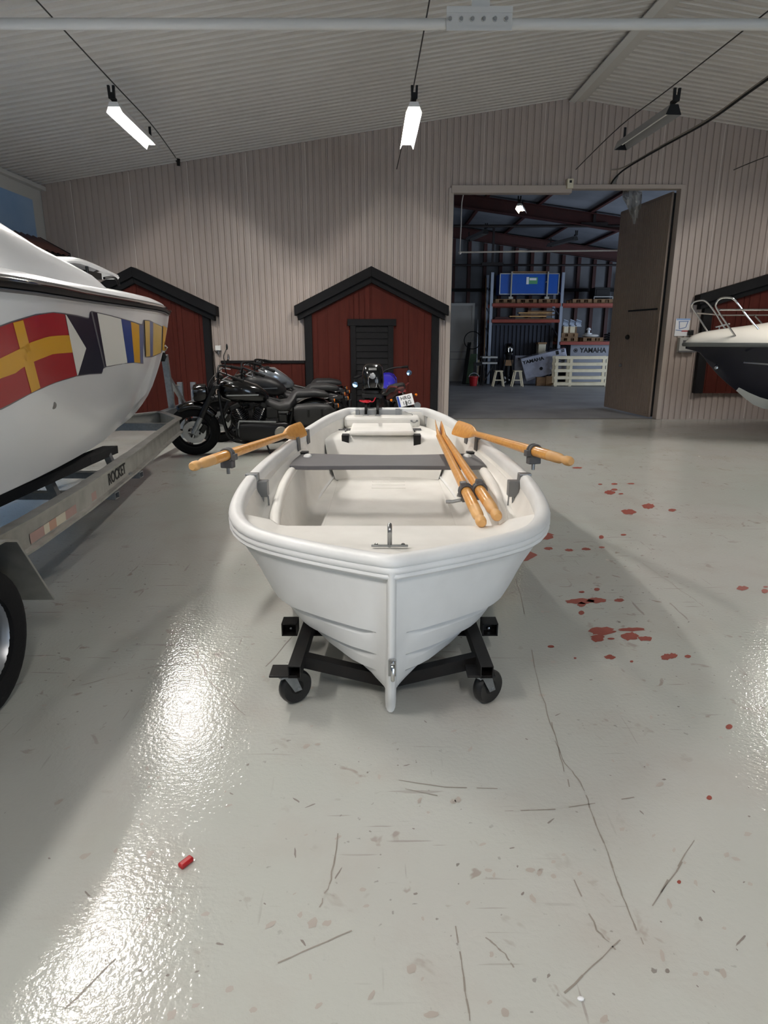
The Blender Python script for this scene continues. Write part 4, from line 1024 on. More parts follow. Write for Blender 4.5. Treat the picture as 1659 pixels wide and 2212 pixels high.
# the boot top: navy above the chine, pale grey below
hb.m = []; ncol = len(rows[0])-1
for i in range(len(rows)-1):
    for j in range(ncol):
        z = sum(rows[a][b].z for a, b in ((i, j), (i+1, j), (i, j+1), (i+1, j+1)))/4
        low = ncol/2-2 <= j < ncol/2+2 if i > 10 else False
        hb.m.append(1 if low else 0)
hb.f.append(tuple(range(len(hb.v)-ncol-1, len(hb.v)))); hb.m.append(0)
hb.build('hull', [m_navy, mat('pale_bottom_gelcoat', (196, 198, 194), .3, coat=.3)], nv, smooth=30)
edge = [V((NX0+d-.02, NY-interp(NB, d)-.02, 1.425)) for d in reversed(xs)]+[V((NX0+d-.02, NY+interp(NB, d)+.02, 1.425)) for d in xs[1:]]
def sweepn(path, prof, cx):
    out = []
    for i, p in enumerate(path):
        t = path[min(i+1, len(path)-1)]-path[max(i-1, 0)]; t.z = 0; t.normalize(); nn = V((t.y, -t.x, 0))
        if nn.dot(p-V((cx, NY, p.z))) < 0: nn = -nn
        out.append([p+nn*a+V((0, 0, b)) for a, b in prof])
    return out
MB().loft(sweepn(edge, [(-.05, -.035), (.03, -.03), (.04, -.0), (.03, .025), (-.05, .03)], 8)).build('rub_rail', mat('grey_rub_rail', (92, 94, 90), .45), nv, smooth=50)
dk = MB(); rows = []
for d in xs:
    b = interp(NB, d)+.01; z = 1.45; cr = interp([(0, .0), (.1, .06), (.4, .12), (1, .20), (1.8, .31), (3, .42), (5.2, .45)], d)
    pr = [(1, 0), (.97, .035*clamp(b*4)), (.85, .06*clamp(b*4)+cr*.28), (.6, .06*clamp(b*4)+cr*.72), (.3, .06*clamp(b*4)+cr*.95), (0, .06*clamp(b*4)+cr)]
    rows.append([V((NX0+d-.015, NY-k*b, z+h_)) for k, h_ in pr]+[V((NX0+d-.015, NY+k*b, z+h_)) for k, h_ in reversed(pr[:-1])])
dk.grid(rows).build('deck', m_cream, nv, smooth=50)
def hoop(pts, Y): return [at(u, v, Y) for u, v in pts]
for pts, Y0_, Y1_ in (([(1534, 726), (1512, 690), (1495, 664), (1497, 655), (1508, 650), (1524, 651), (1542, 671), (1560, 700), (1574, 722)], 10.55, 10.35), ([(1589, 727), (1570, 700), (1549, 668), (1547, 655), (1556, 645), (1574, 643), (1588, 649), (1612, 680), (1638, 711)], 9.75, 9.5)):
    n = len(pts); MB().tube(spline([at(u, v, Y0_+(Y1_-Y0_)*i/(n-1)) for i, (u, v) in enumerate(pts)], 5), .0135, 10).build('bow_rail', m_chrome, nv)
MB().tube([at(1552, 669, 9.72), at(1640, 669, 9.3), at(1740, 668, 8.95)], .0125, 8).build('side_rail', m_chrome, nv)
MB().tube([at(1504, 676, 10.52), at(1560, 681, 10.75), at(1659, 681, 11.05), at(1740, 680, 11.2)], .0125, 8).build('side_rail', m_chrome, nv)
MB().tube([at(1631, 683, 10.95), at(1649, 702, 10.9)], .0125, 8).build('rail_post', m_chrome, nv)
b = MB(); q = at(1558, 707, 10.1); b.bar(q-V((.09, 0, 0)), q+V((.12, 0, .05)), .03, .02)
for dx in (-.03, .05): b.bar(q+V((dx, 0, 0)), q+V((dx, 0, -.06)), .02, .02)
b.build('cleat', m_steel, nv, bevel=.004)
q = at(1528, 738, 9.93); MB().ell(q, (.045, .02, .018), 10, 6).build('fairlead', m_black, nv)
q = at(1547, 794, 10.06); MB().lathe([(.012, 0), (.03, .0), (.024, .012), (.01, .018)], q, (-.5, -1, .2), 12).build('bow_eye', m_steel, nv)
MB().tube([at(1607, 783, 9.62), at(1659, 787, 9.3), at(1720, 790, 9.1)], .012, 6).build('hull_stripe', m_steel, nv)
cr_ = MB().bx(7.2, 7.35, NY-.5, NY+.5, .22, .34)
for y in (-.4, .4): cr_.bx(7.2, 7.35, NY+y-.06, NY+y+.06, 0, .24)
tag(cr_.build('boat_cradle', m_rough), 'timber cradle under the navy motorboat', 'cradle')
# ================================================================ MOTORCYCLES
m_eng = mat('dark_engine_metal', (30, 30, 32), .35, .6)
m_fin = mat('engine_fin_metal', (64, 64, 66), .35, .8)
m_amber = mat('amber_lens', (226, 120, 24), .2)
m_tail = mat('red_lens', (150, 20, 18), .2)
m_leather = mat('black_seat_vinyl', (30, 30, 31), .55, bump=(90, .08))
m_mirror = mat('mirror_glass', (130, 160, 190), .05, .9)
def wheel(t, x, r, w, name):
    tp = [(r*.62, -w*.42), (r*.80, -w*.5), (r*.93, -w*.42), (r*.985, -w*.25), (r, 0), (r*.985, w*.25), (r*.93, w*.42), (r*.80, w*.5), (r*.62, w*.42)]
    o = MB().lathe(tp, (x, 0, r), (0, 1, 0), 40, loop=True).build(name, m_rubber, t, smooth=40)
    rm = MB().lathe([(r*.64, -w*.44), (r*.66, -w*.47), (r*.6, -w*.3), (r*.58, 0), (r*.6, w*.3), (r*.66, w*.47), (r*.64, w*.44)], (x, 0, r), (0, 1, 0), 36, loop=False, cap=False)
    for k in range(5):
        for e in (-.12, .12):
            a = 2*PI*k/5+e; rm.bar((x+cos(a)*.05, 0, r+sin(a)*.05), (x+cos(2*PI*k/5+e*.6)*r*.62, 0, r+sin(2*PI*k/5+e*.6)*r*.62), .022, .03, (0, 1, 0))
    rm.cyl((x, -w*.6, r), (x, w*.6, r), .045, seg=16)
    rm.build('rim', mat('dark_rim', (40, 40, 42), .3, .7), o, smooth=35)
    return o
def disc(t, par, x, y, r, rr):
    d = MB().lathe([(rr*.55, -.003), (rr, -.003), (rr, .003), (rr*.55, .003)], (x, y, r), (0, 1, 0), 32, loop=True)
    for k in range(5):
        a = 2*PI*k/5; d.bar((x+cos(a)*.04, y, r+sin(a)*.04), (x+cos(a)*rr*.6, y, r+sin(a)*rr*.6), .02, .006, (0, 1, 0))
    d.build('brake_disc', m_steel, par, smooth=35)
def arc(x, r, w, a0, a1, mt, name, t, th=.012, n=14):
    rings = []
    for i in range(n+1):
        a = R(a0+(a1-a0)*i/n); pr = []
        for yy, dr in ((-w/2, -.05), (-w/2, -.0), (-w*.35, .028), (0, .038), (w*.35, .028), (w/2, 0), (w/2, -.05)): pr.append(V((x+cos(a)*(r+dr), yy, r*0+.33+sin(a)*(r+dr))))
        rings.append(pr)
    return MB().loft(rings, closed=False).build(name, mt, t, smooth=60, solid=th, recalc=False)
def loftx(rows, n=16):                                   # rows: (x, half width, z low, z high, squareness)
    rings = []
    for x, w, z0, z1, e in rows:
        ring = []
        for k in range(n):
            a = 2*PI*k/n; c, s = cos(a), sin(a)
            ring.append(V((x, math.copysign(abs(c)**e, c)*w, (z0+z1)/2+math.copysign(abs(s)**e, s)*(z1-z0)/2)))
        rings.append(ring)
    return MB().loft(rings)
def cruiser(label, loc, rz, paint, bag=True, lean=-7, fat=.15, tall=1., mh=1.):
    t = thing('motorcycle', label, 'motorcycle', loc, R(rz), 'cruiser motorcycles in a row', local=True, lean=R(lean))
    fx, bx_ = .80, -.80
    fwl = wheel(t, fx, .335, .14, 'front_wheel'); rwl = wheel(t, bx_, .335, fat, 'rear_wheel')
    for s in (-1, 1): disc(t, fwl, fx, s*.085, .335, .15)
    disc(t, rwl, bx_, -.09, .335, .14)
    for s in (-1, 1):
        f = MB().tube([(fx+.01, s*.115, .335), (fx-.11, s*.115, .56)], [.032, .034], 12).box((fx-.02, s*.115, .34), (.08, .04, .07), (0, R(-28), 0)); f.build('fork_leg', m_galv if bag else m_satin, t)
        MB().tube([(fx-.10, s*.115, .54), (fx-.20, s*.115, .74), (fx-.31, s*.115, .95)], [.04, .036, .03], 12).build('fork_tube', m_satin, t)
        MB().box((fx-.12, s*.085, .38), (.07, .05, .12), (0, R(-35), 0)).build('brake_caliper', m_satin, t, bevel=.01)
    arc(fx, .355, .17, 58, 142, paint, 'front_fender', t)
    MB().bar((fx-.24, -.14, .77), (fx-.24, .14, .77), .06, .05).bar((fx-.31, -.14, .93), (fx-.31, .14, .93), .07, .05).build('fork_clamp', m_satin, t, bevel=.01)
    hl = loftx([(fx-.20, .05, .78, .90, .7), (fx-.18, .115, .73, .95, .6), (fx-.10, .125, .72, .95, .55), (fx-.03, .115, .74, .93, .5), (fx-.015, .09, .77, .90, .5)]); h0 = hl.build('headlight', m_gloss, t, smooth=45)
    MB().box((fx-.012, 0, .835), (.012, .15, .09)).build('lens', mat('headlight_glass', (190, 195, 200), .08), h0, bevel=.004)
    for s in (-1, 1):
        MB().tube(spline([(fx-.34, s*.05, .95), (fx-.35, s*.09, 1.03), (fx-.36, s*.2, 1.13), (fx-.42, s*.30, 1.135), (fx-.54, s*.40, 1.10)], 6), .014, 10).build('handlebar', m_satin, t)
        MB().tube([(fx-.52, s*.385, 1.105), (fx-.65, s*.47, 1.065)], .021, 12).build('grip', m_rubber, t)
        MB().tube([(fx-.48, s*.36, 1.11), (fx-.40, s*.42, 1.08), (fx-.52, s*.50, 1.05)], .008, 6).build('brake_lever', m_galv, t)
        mi = MB().tube(spline([(fx-.46, s*.34, 1.12), (fx-.44, s*.38, 1.12+.12*mh), (fx-.48, s*.44, 1.12+.21*mh)], 5), .007, 8); mo = mi.build('mirror_stem', m_satin, t)
        g = MB().ell((fx-.49, s*.45, 1.12+.24*mh), (.014, .055, .04), 14, 8); g.build('mirror', m_chrome if s > 0 else m_satin, mo)
        MB().ell((fx-.26, s*.17, .80), (.03, .028, .028), 12, 8).build('turn_signal', m_satin, t)
        MB().tube(spline([(fx-.45, s*.33, 1.12), (fx-.30, s*.2, 1.02), (fx-.22, s*.1, .9), (fx-.3, s*.06, .75)], 6), .006, 6).build('control_cable', m_black, t)
    MB().lathe([(.0, .0), (.05, .0), (.055, .02), (.04, .05)], (fx-.36, 0, 1.02), (-.4, 0, 1), 18).build('gauge', m_satin, t)
    # tank, seat, pillion, rear fender
    loftx([(.44, .03, .80, .92, .9), (.41, .09, .76, .965, .8), (.30, .145, .72, 1.0*tall, .75), (.12, .165, .70, .99*tall, .75), (-.05, .15, .69, .93, .75), (-.15, .10, .69, .85, .8), (-.19, .04, .70, .80, .9)], 20).build('fuel_tank', paint, t, smooth=60)
    MB().lathe([(.03, 0), (.035, .015), (.0, .02)], (.24, 0, .995*tall), (0, 0, 1), 16).build('filler_cap', m_satin, t)
    MB().bx(-.05, .36, -.18, -.165, .83, .845).bx(-.05, .36, .152, .166, .82, .835).build('tank_trim', m_steel, t)
    loftx([(-.13, .08, .66, .76, .7), (-.20, .15, .62, .75, .65), (-.32, .18, .59, .70, .6), (-.45, .18, .59, .72, .6), (-.52, .16, .62, .82, .6), (-.55, .13, .66, .845, .7)]).build('seat', m_leather, t, smooth=50)
    loftx([(-.53, .10, .72, .83, .7), (-.58, .12, .75, .855, .65), (-.80, .115, .755, .855, .6), (-.95, .10, .745, .825, .65), (-.99, .06, .75, .80, .8)]).build('pillion_seat', m_leather, t, smooth=50)
    arc(bx_, .375, .22, 30, 128, paint, 'rear_fender', t)
    MB().bar((-1.06, -.13, .66), (-1.06, .13, .66), .02, .04).build('tail_bar', m_satin, t)
    for s in (-1, 1):
        o = MB().lathe([(.0, -.04), (.032, -.035), (.036, .01)], (-1.09, s*.15, .655), (-1, 0, 0), 14).build('rear_signal', m_satin, t)
        MB().lathe([(.034, 0), (.03, .012), (.0, .018)], (-1.1, s*.15, .655), (-1, 0, 0), 14).build('amber_lens', m_amber, o)
        MB().bar((-.45, s*.155, .62), (-1.04, s*.145, .68), .02, .05).build('fender_strut', m_gloss, t, bevel=.006)
    MB().bx(-1.16, -1.13, -.10, .10, .50, .62).build('plate_holder', m_satin, t)
    # frame
    fr = MB()
    for s in (-1, 1):
        fr.tube(spline([(.46, s*.04, .86), (.42, s*.09, .5), (.34, s*.11, .24), (.1, s*.12, .17), (-.30, s*.12, .18), (-.42, s*.12, .32), (-.5, s*.12, .6)], 6), .018, 10)
        fr.tube([(-.36, s*.11, .34), (bx_, s*.115, .335)], .024, 10)
    fr.tube([(.46, 0, .90), (-.2, 0, .74), (-.5, 0, .66)], .025, 10); fr.build('frame', m_satin, t)
    # V-twin engine
    MB().bx(-.14, .26, -.13, .12, .22, .46).cyl((.06, -.15, .34), (.06, .15, .34), .15, seg=24).bx(-.42, -.1, -.12, .12, .24, .44).build('crankcase', m_eng, t, bevel=.02)
    for ang, xo in ((26, .14), (-26, -.02)):
        d = V((sin(R(ang)), 0, cos(R(ang)))); o = V((xo, 0, .42)); b = MB()
        b.cyl(o, o+d*.24, .055, seg=16)
        for k in range(8):
            p = o+d*(.03+.024*k); b.cyl(p, p+d*.009, .093 if k < 7 else .08, seg=20)
        b.build('cylinder', m_fin, t, smooth=35)
        b = MB().box(o+d*.27, (.15, .19, .08), (0, R(ang), 0)); b.build('rocker_cover', m_satin, t, bevel=.02)
        for s in (-1, 1): MB().bar(o+V((0, s*.07, -.02)), o+V((0, s*.07, 0))+d*.24, .014, .014).build('pushrod_tube', m_chrome, t)
    loftx([(.24, .001, .30, .40, .9), (.22, .05, .22, .46, .75), (.05, .07, .19, .49, .7), (-.2, .07, .18, .46, .7), (-.38, .065, .20, .46, .75), (-.47, .03, .26, .42, .9)]).xf(M.Translation((0, .16, 0))).build('primary_cover', m_eng, t, smooth=50)
    MB().lathe([(.0, .01), (.075, .008), (.085, 0), (.085, -.02)], (-.32, .232, .325), (0, 1, 0), 24).build('derby_cover', mat('satin_aluminium', (150, 148, 142), .35, .8), t)
    MB().bar((.22, .225, .50), (-.26, .225, .475), .012, .02).bar((.22, .225, .50), (.24, .225, .40), .012, .02).build('shift_rod', m_galv, t)
    MB().lathe([(.0, .04), (.07, .035), (.085, .0), (.08, -.04)], (.08, -.20, .62), (0, -1, 0), 20).build('air_cleaner', m_satin, t)
    for dz in (0, .09): MB().tube(spline([(.16-.1*(dz > 0), -.1, .62), (.3, -.18, .5), (.2, -.2, .3+dz), (-.2, -.2, .3+dz), (-.6, -.2, .31+dz), (-1.0, -.2, .36+dz)], 6), [.022]*8+[.03]*10+[.042]*13, 12).build('exhaust_pipe', m_satin, t)
    MB().bar((.25, .16, .26), (.27, .30, .25), .08, .02).bar((.25, -.16, .26), (.27, -.30, .25), .08, .02).build('footpeg', m_rubber, t)
    MB().tube([(-.12, .15, .18), (-.18, .27, .014)], .012, 8).bar((-.14, .25, .012), (-.22, .27, .012), .04, .012).build('kickstand', m_satin, t)
    MB().bx(-.30, -.14, .12, .15, .50, .66).bx(-.42, -.3, .1, .16, .36, .56).build('side_cover', m_satin, t, bevel=.015)
    if bag:
        for s in (-1, 1):
            b = loftx([(-.50, .05, .50, .66, .6), (-.55, .09, .43, .70, .5), (-.80, .10, .41, .71, .45), (-.98, .09, .42, .69, .5), (-1.04, .05, .48, .63, .6)]).xf(M.Translation((0, s*.23, 0))); o = b.build('saddlebag', m_leather, t, smooth=45)
            for x in (-.68, -.86): MB().box((x, s*.318, .60), (.03, .02, .10)).build('bag_strap', m_black, o)
    return t
cruiser('black cruiser motorcycle with leather saddlebags, nearest of the row beside the trailer', (-1.755, 8.84, 0), 194, m_gloss, True)
cruiser('matte black cruiser motorcycle standing just behind the nearest one', (-1.68, 9.95, 0), 193, m_matte, False, fat=.18, mh=-.2)
m_silver = mat('silver_grey_paint', (118, 124, 130), .18, .5, coat=.6)
cruiser('silver-grey tanked cruiser motorcycle closest to the red house fronts', (-1.72, 11.15, 0), 192, m_silver, False, fat=.22, tall=1.06, mh=-.2)

# ---- blue naked motorcycle behind the dinghy's stern, seen from the rear
def naked(label, loc, rz, lean):
    t = thing('motorcycle', label, 'motorcycle', loc, R(rz), local=True, lean=R(lean))
    m_bl = mat('blue_paint', (38, 34, 150), .15, coat=.8)
    fw = wheel(t, .70, .31, .12, 'front_wheel'); wheel(t, -.70, .31, .17, 'rear_wheel')
    for s in (-1, 1):
        disc(t, fw, .70, s*.08, .31, .14)
        MB().tube([(.70, s*.1, .31), (.46, s*.1, .90)], [.03, .026], 12).build('fork_leg', m_gloss, t)
        MB().tube(spline([(.42, s*.04, .95), (.42, s*.12, .99), (.38, s*.27, 1.0), (.32, s*.38, .985)], 5), .013, 10).build('handlebar', m_satin, t)
        o = MB().tube([(.33, s*.36, .99), (.28, s*.45, .985)], .02, 12).build('grip', m_rubber, t)
        o = MB().tube([(.3, s*.44, .985), (.28, s*.455, .93)], .007, 8).build('mirror_stem', m_satin, t)
        MB().lathe([(.0, .012), (.042, .01), (.045, -.012), (.0, -.02)], (.275, s*.45, .885), (-1, 0, .1), 18).build('mirror', m_mirror, o)
    MB().box((.46, 0, .95), (.08, .22, .04)).box((.45, 0, .8), (.07, .24, .04)).build('fork_clamp', m_satin, t, bevel=.008)
    MB().box((.41, 0, 1.02), (.03, .12, .08), (0, R(-30), 0)).build('gauge', m_lgrey, t, bevel=.008)
    loftx([(.62, .06, .70, .86, .7), (.58, .10, .68, .90, .7), (.5, .11, .69, .90, .7)]).build('headlight', m_satin, t, smooth=50)
    loftx([(.40, .07, .70, .92, .7), (.34, .16, .66, .97, .65), (.16, .19, .63, .98, .65), (-.02, .14, .64, .88, .7), (-.12, .08, .66, .80, .8)]).build('fuel_tank', m_bl, t, smooth=50)
    for s in (-1, 1): MB().prism([(.50, .70), (.34, .92), (.18, .86), (.28, .60)], 'y', s*.19, s*.215).build('tank_scoop', m_bl, t, bevel=.01)
    loftx([(-.06, .09, .66, .76, .6), (-.18, .15, .67, .77, .5), (-.42, .14, .69, .79, .5), (-.50, .12, .72, .86, .6), (-.74, .10, .76, .885, .6), (-.80, .05, .79, .86, .8)]).build('seat', m_leather, t, smooth=50)
    loftx([(-.30, .12, .60, .70, .6), (-.6, .11, .66, .77, .6), (-.86, .06, .75, .84, .6), (-.92, .03, .78, .82, .7)]).build('tail_cowl', m_oxide, t, smooth=50)
    MB().box((-.90, 0, .775), (.02, .11, .035)).build('tail_light', m_tail, t, bevel=.006)
    for s in (-1, 1): MB().tube(spline([(-.45, s*.13, .76), (-.8, s*.14, .86), (-.93, s*.06, .85)], 5), .011, 8).build('grab_rail', mat('dark_red_rail', (92, 28, 26), .35), t)
    MB().bx(-.34, .34, -.13, .13, .28, .62).cyl((.0, -.17, .36), (.0, .17, .36), .14, seg=20).bx(.1, .34, -.15, .15, .5, .64).build('engine', m_eng, t, bevel=.03)
    for s in (-1, 1): MB().bar((.44, s*.06, .86), (-.3, s*.15, .55), .03, .07).bar((-.25, s*.13, .36), (-.70, s*.11, .31), .03, .06).build('frame', m_satin, t)
    MB().tube(spline([(.3, -.1, .3), (.1, -.16, .2), (-.3, -.18, .25), (-.55, -.2, .4), (-.82, -.21, .52)], 6), [.025]*12+[.05]*13, 14).build('exhaust_pipe', m_galv, t)
    arc(-.70, .35, .18, 60, 150, m_satin, 'rear_fender', t)
    MB().bar((-.86, 0, .74), (-1.0, 0, .56), .12, .015, (1, 0, 1)).build('plate_hanger', m_satin, t)
    pz, px_ = .655, -1.0
    p = MB().box((px_, 0, pz), (.006, .235, .165), (0, R(20), 0)).build('number_plate', mat('plate_white', (236, 236, 236), .4), t, bevel=.004)
    q = M.Translation((px_-.004, 0, pz)) @ M.Rotation(R(20), 4, 'Y') @ frame((0, 0, 0), (0, -1, 0), (0, 0, 1))
    lettering('HRG', .075, q @ M.Translation((.012, .036, .002)), m_black, p)
    lettering('14G', .075, q @ M.Translation((.012, -.038, .002)), m_black, p)
    MB().box((0, 0, 0), (.03, .155, .003)).xf(q @ M.Translation((-.1, 0, .002))).build('plate_band', mat('plate_blue', (40, 70, 150), .4), p)
    MB().box((px_+.03, 0, pz-.105), (.02, .1, .03)).build('plate_reflector', m_tail, t)
    for s in (-1, 1):
        o = MB().tube([(-.9, s*.04, .68), (-.93, s*.17, .69)], .009, 8).build('rear_signal', m_satin, t)
        MB().ell((-.935, s*.185, .69), (.028, .02, .02), 12, 8).build('amber_lens', m_amber, o)
    MB().tube([(-.1, .14, .2), (-.16, .3, .014+.3*sin(R(-lean)))], .012, 8).build('kickstand', m_satin, t)
    return t
naked('blue motorcycle leaning behind the stern outboard, white number plate at its rear', (.20, 10.3, .02), 103, -11)

# ================================================================ OUTBOARD MOTORS
def outboard(label, loc, rz, badge, clamp, sc_=1., lean=0):
    t = thing('outboard_motor', label, 'outboard motor', loc, R(rz), local=True)
    # local: y points aft, origin below the powerhead at the transom top, z = 0 there
    S = M.Scale(sc_, 4)
    def rr_(z, w, y0, y1, e=.55, n=24):
        out = []
        for k in range(n):
            a = 2*PI*k/n; c, s = cos(a), sin(a); out.append(V((math.copysign(abs(c)**e, c)*w, (y0+y1)/2+math.copysign(abs(s)**e, s)*(y1-y0)/2, z)))
        return out
    MB().loft([rr_(.21, .10, -.06, .28), rr_(.23, .118, -.09, .31), rr_(.30, .125, -.10, .33), rr_(.40, .118, -.085, .33), rr_(.46, .105, -.05, .31), rr_(.49, .08, .0, .27), rr_(.497, .04, .06, .2)]).xf(S).build('cowling', m_gloss, t, smooth=50)
    MB().loft([rr_(.185, .122, -.11, .31), rr_(.215, .124, -.11, .32)]).xf(S).build('cowling_band', m_satin, t, smooth=40)
    MB().loft([rr_(.19, .09, -.02, .24), rr_(.05, .06, .04, .2), rr_(-.25, .05, .06, .2), rr_(-.45, .045, .07, .19)]).xf(S).build('midsection', m_satin, t, smooth=50)
    g = MB().loft([rr_(-.43, .07, .0, .30, .8), rr_(-.45, .07, .0, .30, .8)]).loft([rr_(-.45, .03, .07, .2), rr_(-.56, .025, .08, .19)]).ell((0, .12, -.58), (.04, .16, .04)); g.prism([(.06, -.6), (.16, -.6), (.13, -.72), (.09, -.72)], 'x', -.006, .006); g.xf(S).build('gearcase', m_satin, t, smooth=40)
    b = MB().cyl((0, .25, -.58), (0, .33, -.58), .028)
    for k in range(3):
        a = 2*PI*k/3; b.ell((cos(a)*.06, .29, -.58+sin(a)*.06), (.06, .006, .028), 12, 6, (0, -a, R(0)))
    b.xf(S).build('propeller', m_lgrey, t, smooth=50)
    MB().lathe([(.0, .006), (.03, .005), (.034, 0), (.034, -.01)], (0, -.088, .37), (0, -1, .12), 20).xf(S).build('emblem', m_steel, t)
    if badge:
        o = MB().box((0, -.075, .445), (.085, .006, .024), (R(-20), 0, 0)).xf(S).build('badge', m_lgrey, t)
        if badge != '-': lettering(badge, .02*sc_, S @ frame((0, -.0805, .445), (1, 0, 0), (0, .35, 1)), m_black, o, ext=.0006)
    for x in (-.045, .045): MB().tube(spline([(x, -.098, .36), (x*1.05, -.104, .30), (x*.8, -.105, .245)], 4), .006, 8).xf(S).build('cowling_stripe', m_chrome, t)
    if clamp:
        for x in (-.075, .055):
            c = MB().prism([(-.06, .19), (.10, .19), (.10, .02), (.05, .035), (-.08, .035), (-.10, -.02), (-.115, -.11), (-.135, -.10), (-.125, .0), (-.10, .1)], 'x', x-.015, x+.015).xf(S); c.build('clamp_bracket', m_gloss, t, bevel=.004)
            MB().cyl((x, -.17, -.05), (x, -.09, -.05), .010, seg=8).bar((x-.03, -.17, -.05), (x+.03, -.17, -.05), .012, .02).xf(S).build('clamp_screw', m_steel, t)
        MB().tube([(.09, -.02, .18), (.12, -.25, .22), (.13, -.42, .245)], [.018, .018, .02], 10).xf(S).build('tiller_handle', m_satin, t)
        MB().bar((-.12, -.1, .155), (.10, -.1, .155), .02, .05).xf(S).build('front_panel', m_satin, t, bevel=.006)
        MB().bx(-.05, .03, -.108, -.1, .0, .015).xf(S).build('tilt_plate', m_lgrey, t)
        o = MB()
        o.tube([(-.085+.035*sin(k*.9)*(.6+.03*k % 1)+.01*(k % 3), -.14+.02*cos(k*.9), .10+.008*cos(k*1.7)) for k in range(36)], .009, 7)
        o.tube(spline([(-.06, -.13, .1), (-.0, -.13, .095), (.02, -.12, .12), (.03, -.11, .14)], 5), .006, 7)
        o.xf(S).build('red_lanyard', mat('red_coil', (196, 24, 44), .35), t)
    return t
outboard('black outboard motor with a red kill cord clamped on the dinghy stern', (-.125, 7.34, .752), 0, 'YAMAHA', True)
# ================================================================ THE STORE BEYOND THE DOORWAY
YB0, YB1 = W+.12, 23.4
m_cf = mat('bare_concrete', (140, 142, 146), .5, var=(1.2, .7, (104, 106, 110)), bump=(5, .1))
m_wallg = mat('grey_wall_panel', (128, 130, 134), .8, var=(1.5, .6, (96, 97, 100)), spec=.2)
m_roofg = mat('grey_roof_panel', (140, 144, 152), .8, var=(1., .6, (104, 108, 114)), spec=.2)
struct(MB().bx(-2.5, 11.5, W, YB1+.2, -.12, -.002).build('floor_2', m_cf, smooth=0))
struct(MB().bx(DX0-.05, DX1+.05, W-.05, W+.1, -.1, .003).build('trim_10', mat('threshold_steel', (120, 118, 112), .5, .3), smooth=0))
zr2 = lambda x: 5.2-.137*(x-2.18)
struct(MB().bx(-2.5, 11.5, YB1, YB1+.15, 0, 6.2).build('wall_far', m_wallg, smooth=0))
struct(MB().bx(-2.6, -2.5, YB0, YB1, 0, 6.4).build('wall_far_left', m_wallg, smooth=0))
fr = MB().bx(11.4, 11.5, YB0, 14.5, 0, 4.4).bx(11.4, 11.5, 19.5, YB1, 0, 4.4).bx(11.4, 11.5, 14.5, 19.5, 3.6, 4.4)
struct(fr.build('wall_far_right', m_wallg, smooth=0))
struct(MB().add([(-2.6, YB0, zr2(-2.6)), (11.6, YB0, zr2(11.6)), (11.6, YB1+.1, zr2(11.6)), (-2.6, YB1+.1, zr2(-2.6))], [(0, 1, 2, 3)]).build('ceiling_2', m_roofg, solid=.1, smooth=0, recalc=False))
k = 0
for y in (13.35, 18.2, 23.15):
    k += 1; b = MB()
    for dz, w, h_ in ((-.17, .2, .02), (-.48, .2, .02), (-.325, .012, .3)): b.bar((-2.5, y, zr2(-2.5)+dz), (11.4, y, zr2(11.4)+dz), w, h_)
    struct(b.build('beam_3', m_oxide, smooth=0)); 
for x in [-1.4+1.35*i for i in range(10)]:
    struct(MB().bar((x, YB0, zr2(x)-.08), (x, YB1, zr2(x)-.08), .09, .15).build('beam_4', m_oxide, smooth=0))
for y, z, hx, z1 in ((18.2, 4.30, 5.45, 4.75), (22.6, 3.78, 3.55, 4.9), (15.6, 3.98, 4.55, 4.8)):
    b = MB().tube([(-2.4, y, z), (11.3, y, z)], .035, 8).bar((hx, y, z), (hx, y, z1), .07, .07).bx(hx-.35, hx+.35, y-.05, y+.05, z-.01, z+.08)
    if y < 16: continue
    struct(b.build('beam_2', mat('dark_tie_rod', (34, 26, 26), .6), smooth=30))
st_ = [2.35+.53*i for i in range(12)]
for x in st_: struct(MB().bx(x-.055, x+.055, YB1-.12, YB1, 0, zr2(x)-.5).build('trim_11', m_oxide, smooth=0))
struct(MB().bx(-2.5, 11.4, YB1-.14, YB1-.02, 3.0, 3.1).build('trim_12', m_dark, smooth=0))
# the steel pipe hung across just inside the doorway
t = thing('hanging_pipe', 'thin white pipe hanging across the doorway of the dark store', 'pipe', (1.64, 15, 3.29))
MB().tube([(1.64, 15, 3.29), (5.7, 15, 3.335)], .017, 10).build('cross_pipe', mat('white_pipe', (214, 206, 196), .4), t)
MB().tube(spline([(1.64, 15, 3.29), (1.65, 15, 3.8), (1.67, 15, 4.4), (1.9, 15.05, 4.9)], 5), .012, 8).build('drop_pipe', mat('white_pipe', (214, 206, 196), .4), t)
MB().ell((1.64, 15, 3.28), (.035, .035, .035), 12, 8).build('end_knob', mat('white_pipe', (214, 206, 196), .4), t)
# ---- the door leaf swung into the store
lf = bpy.data.objects.new('door_1', None); C.objects.link(lf); lf['kind'] = 'structure'; lf.location = (5.17, W+.08, 0); WM['door_1'] = M.Translation((5.17, W+.08, 0))
A, Bq = V((5.15, W+.12, .02)), V((4.93, 14.62, .02))
dd = (Bq-A); Ld = dd.length; dd.normalize(); nn = V((-dd.y, dd.x, 0))
if nn.x > 0: nn = -nn
mbl = MB(); prl = []
npr = int(Ld/.078)
for i in range(npr):
    a = i*Ld/npr; p = Ld/npr
    prl += [(a, 0), (a+p*.68, 0), (a+p*.78, .014), (a+p*.92, .014)]
prl.append((Ld, 0))
def LP(s, o, z): q = A+dd*s-nn*o; return V((q.x, q.y, z))
mbl.grid([[LP(s, o, .04) for s, o in prl], [LP(s, o, 4.0) for s, o in prl]])
mbl.build('leaf_sheet', m_leaf, lf, smooth=0, recalc=False)
cbx = MB()
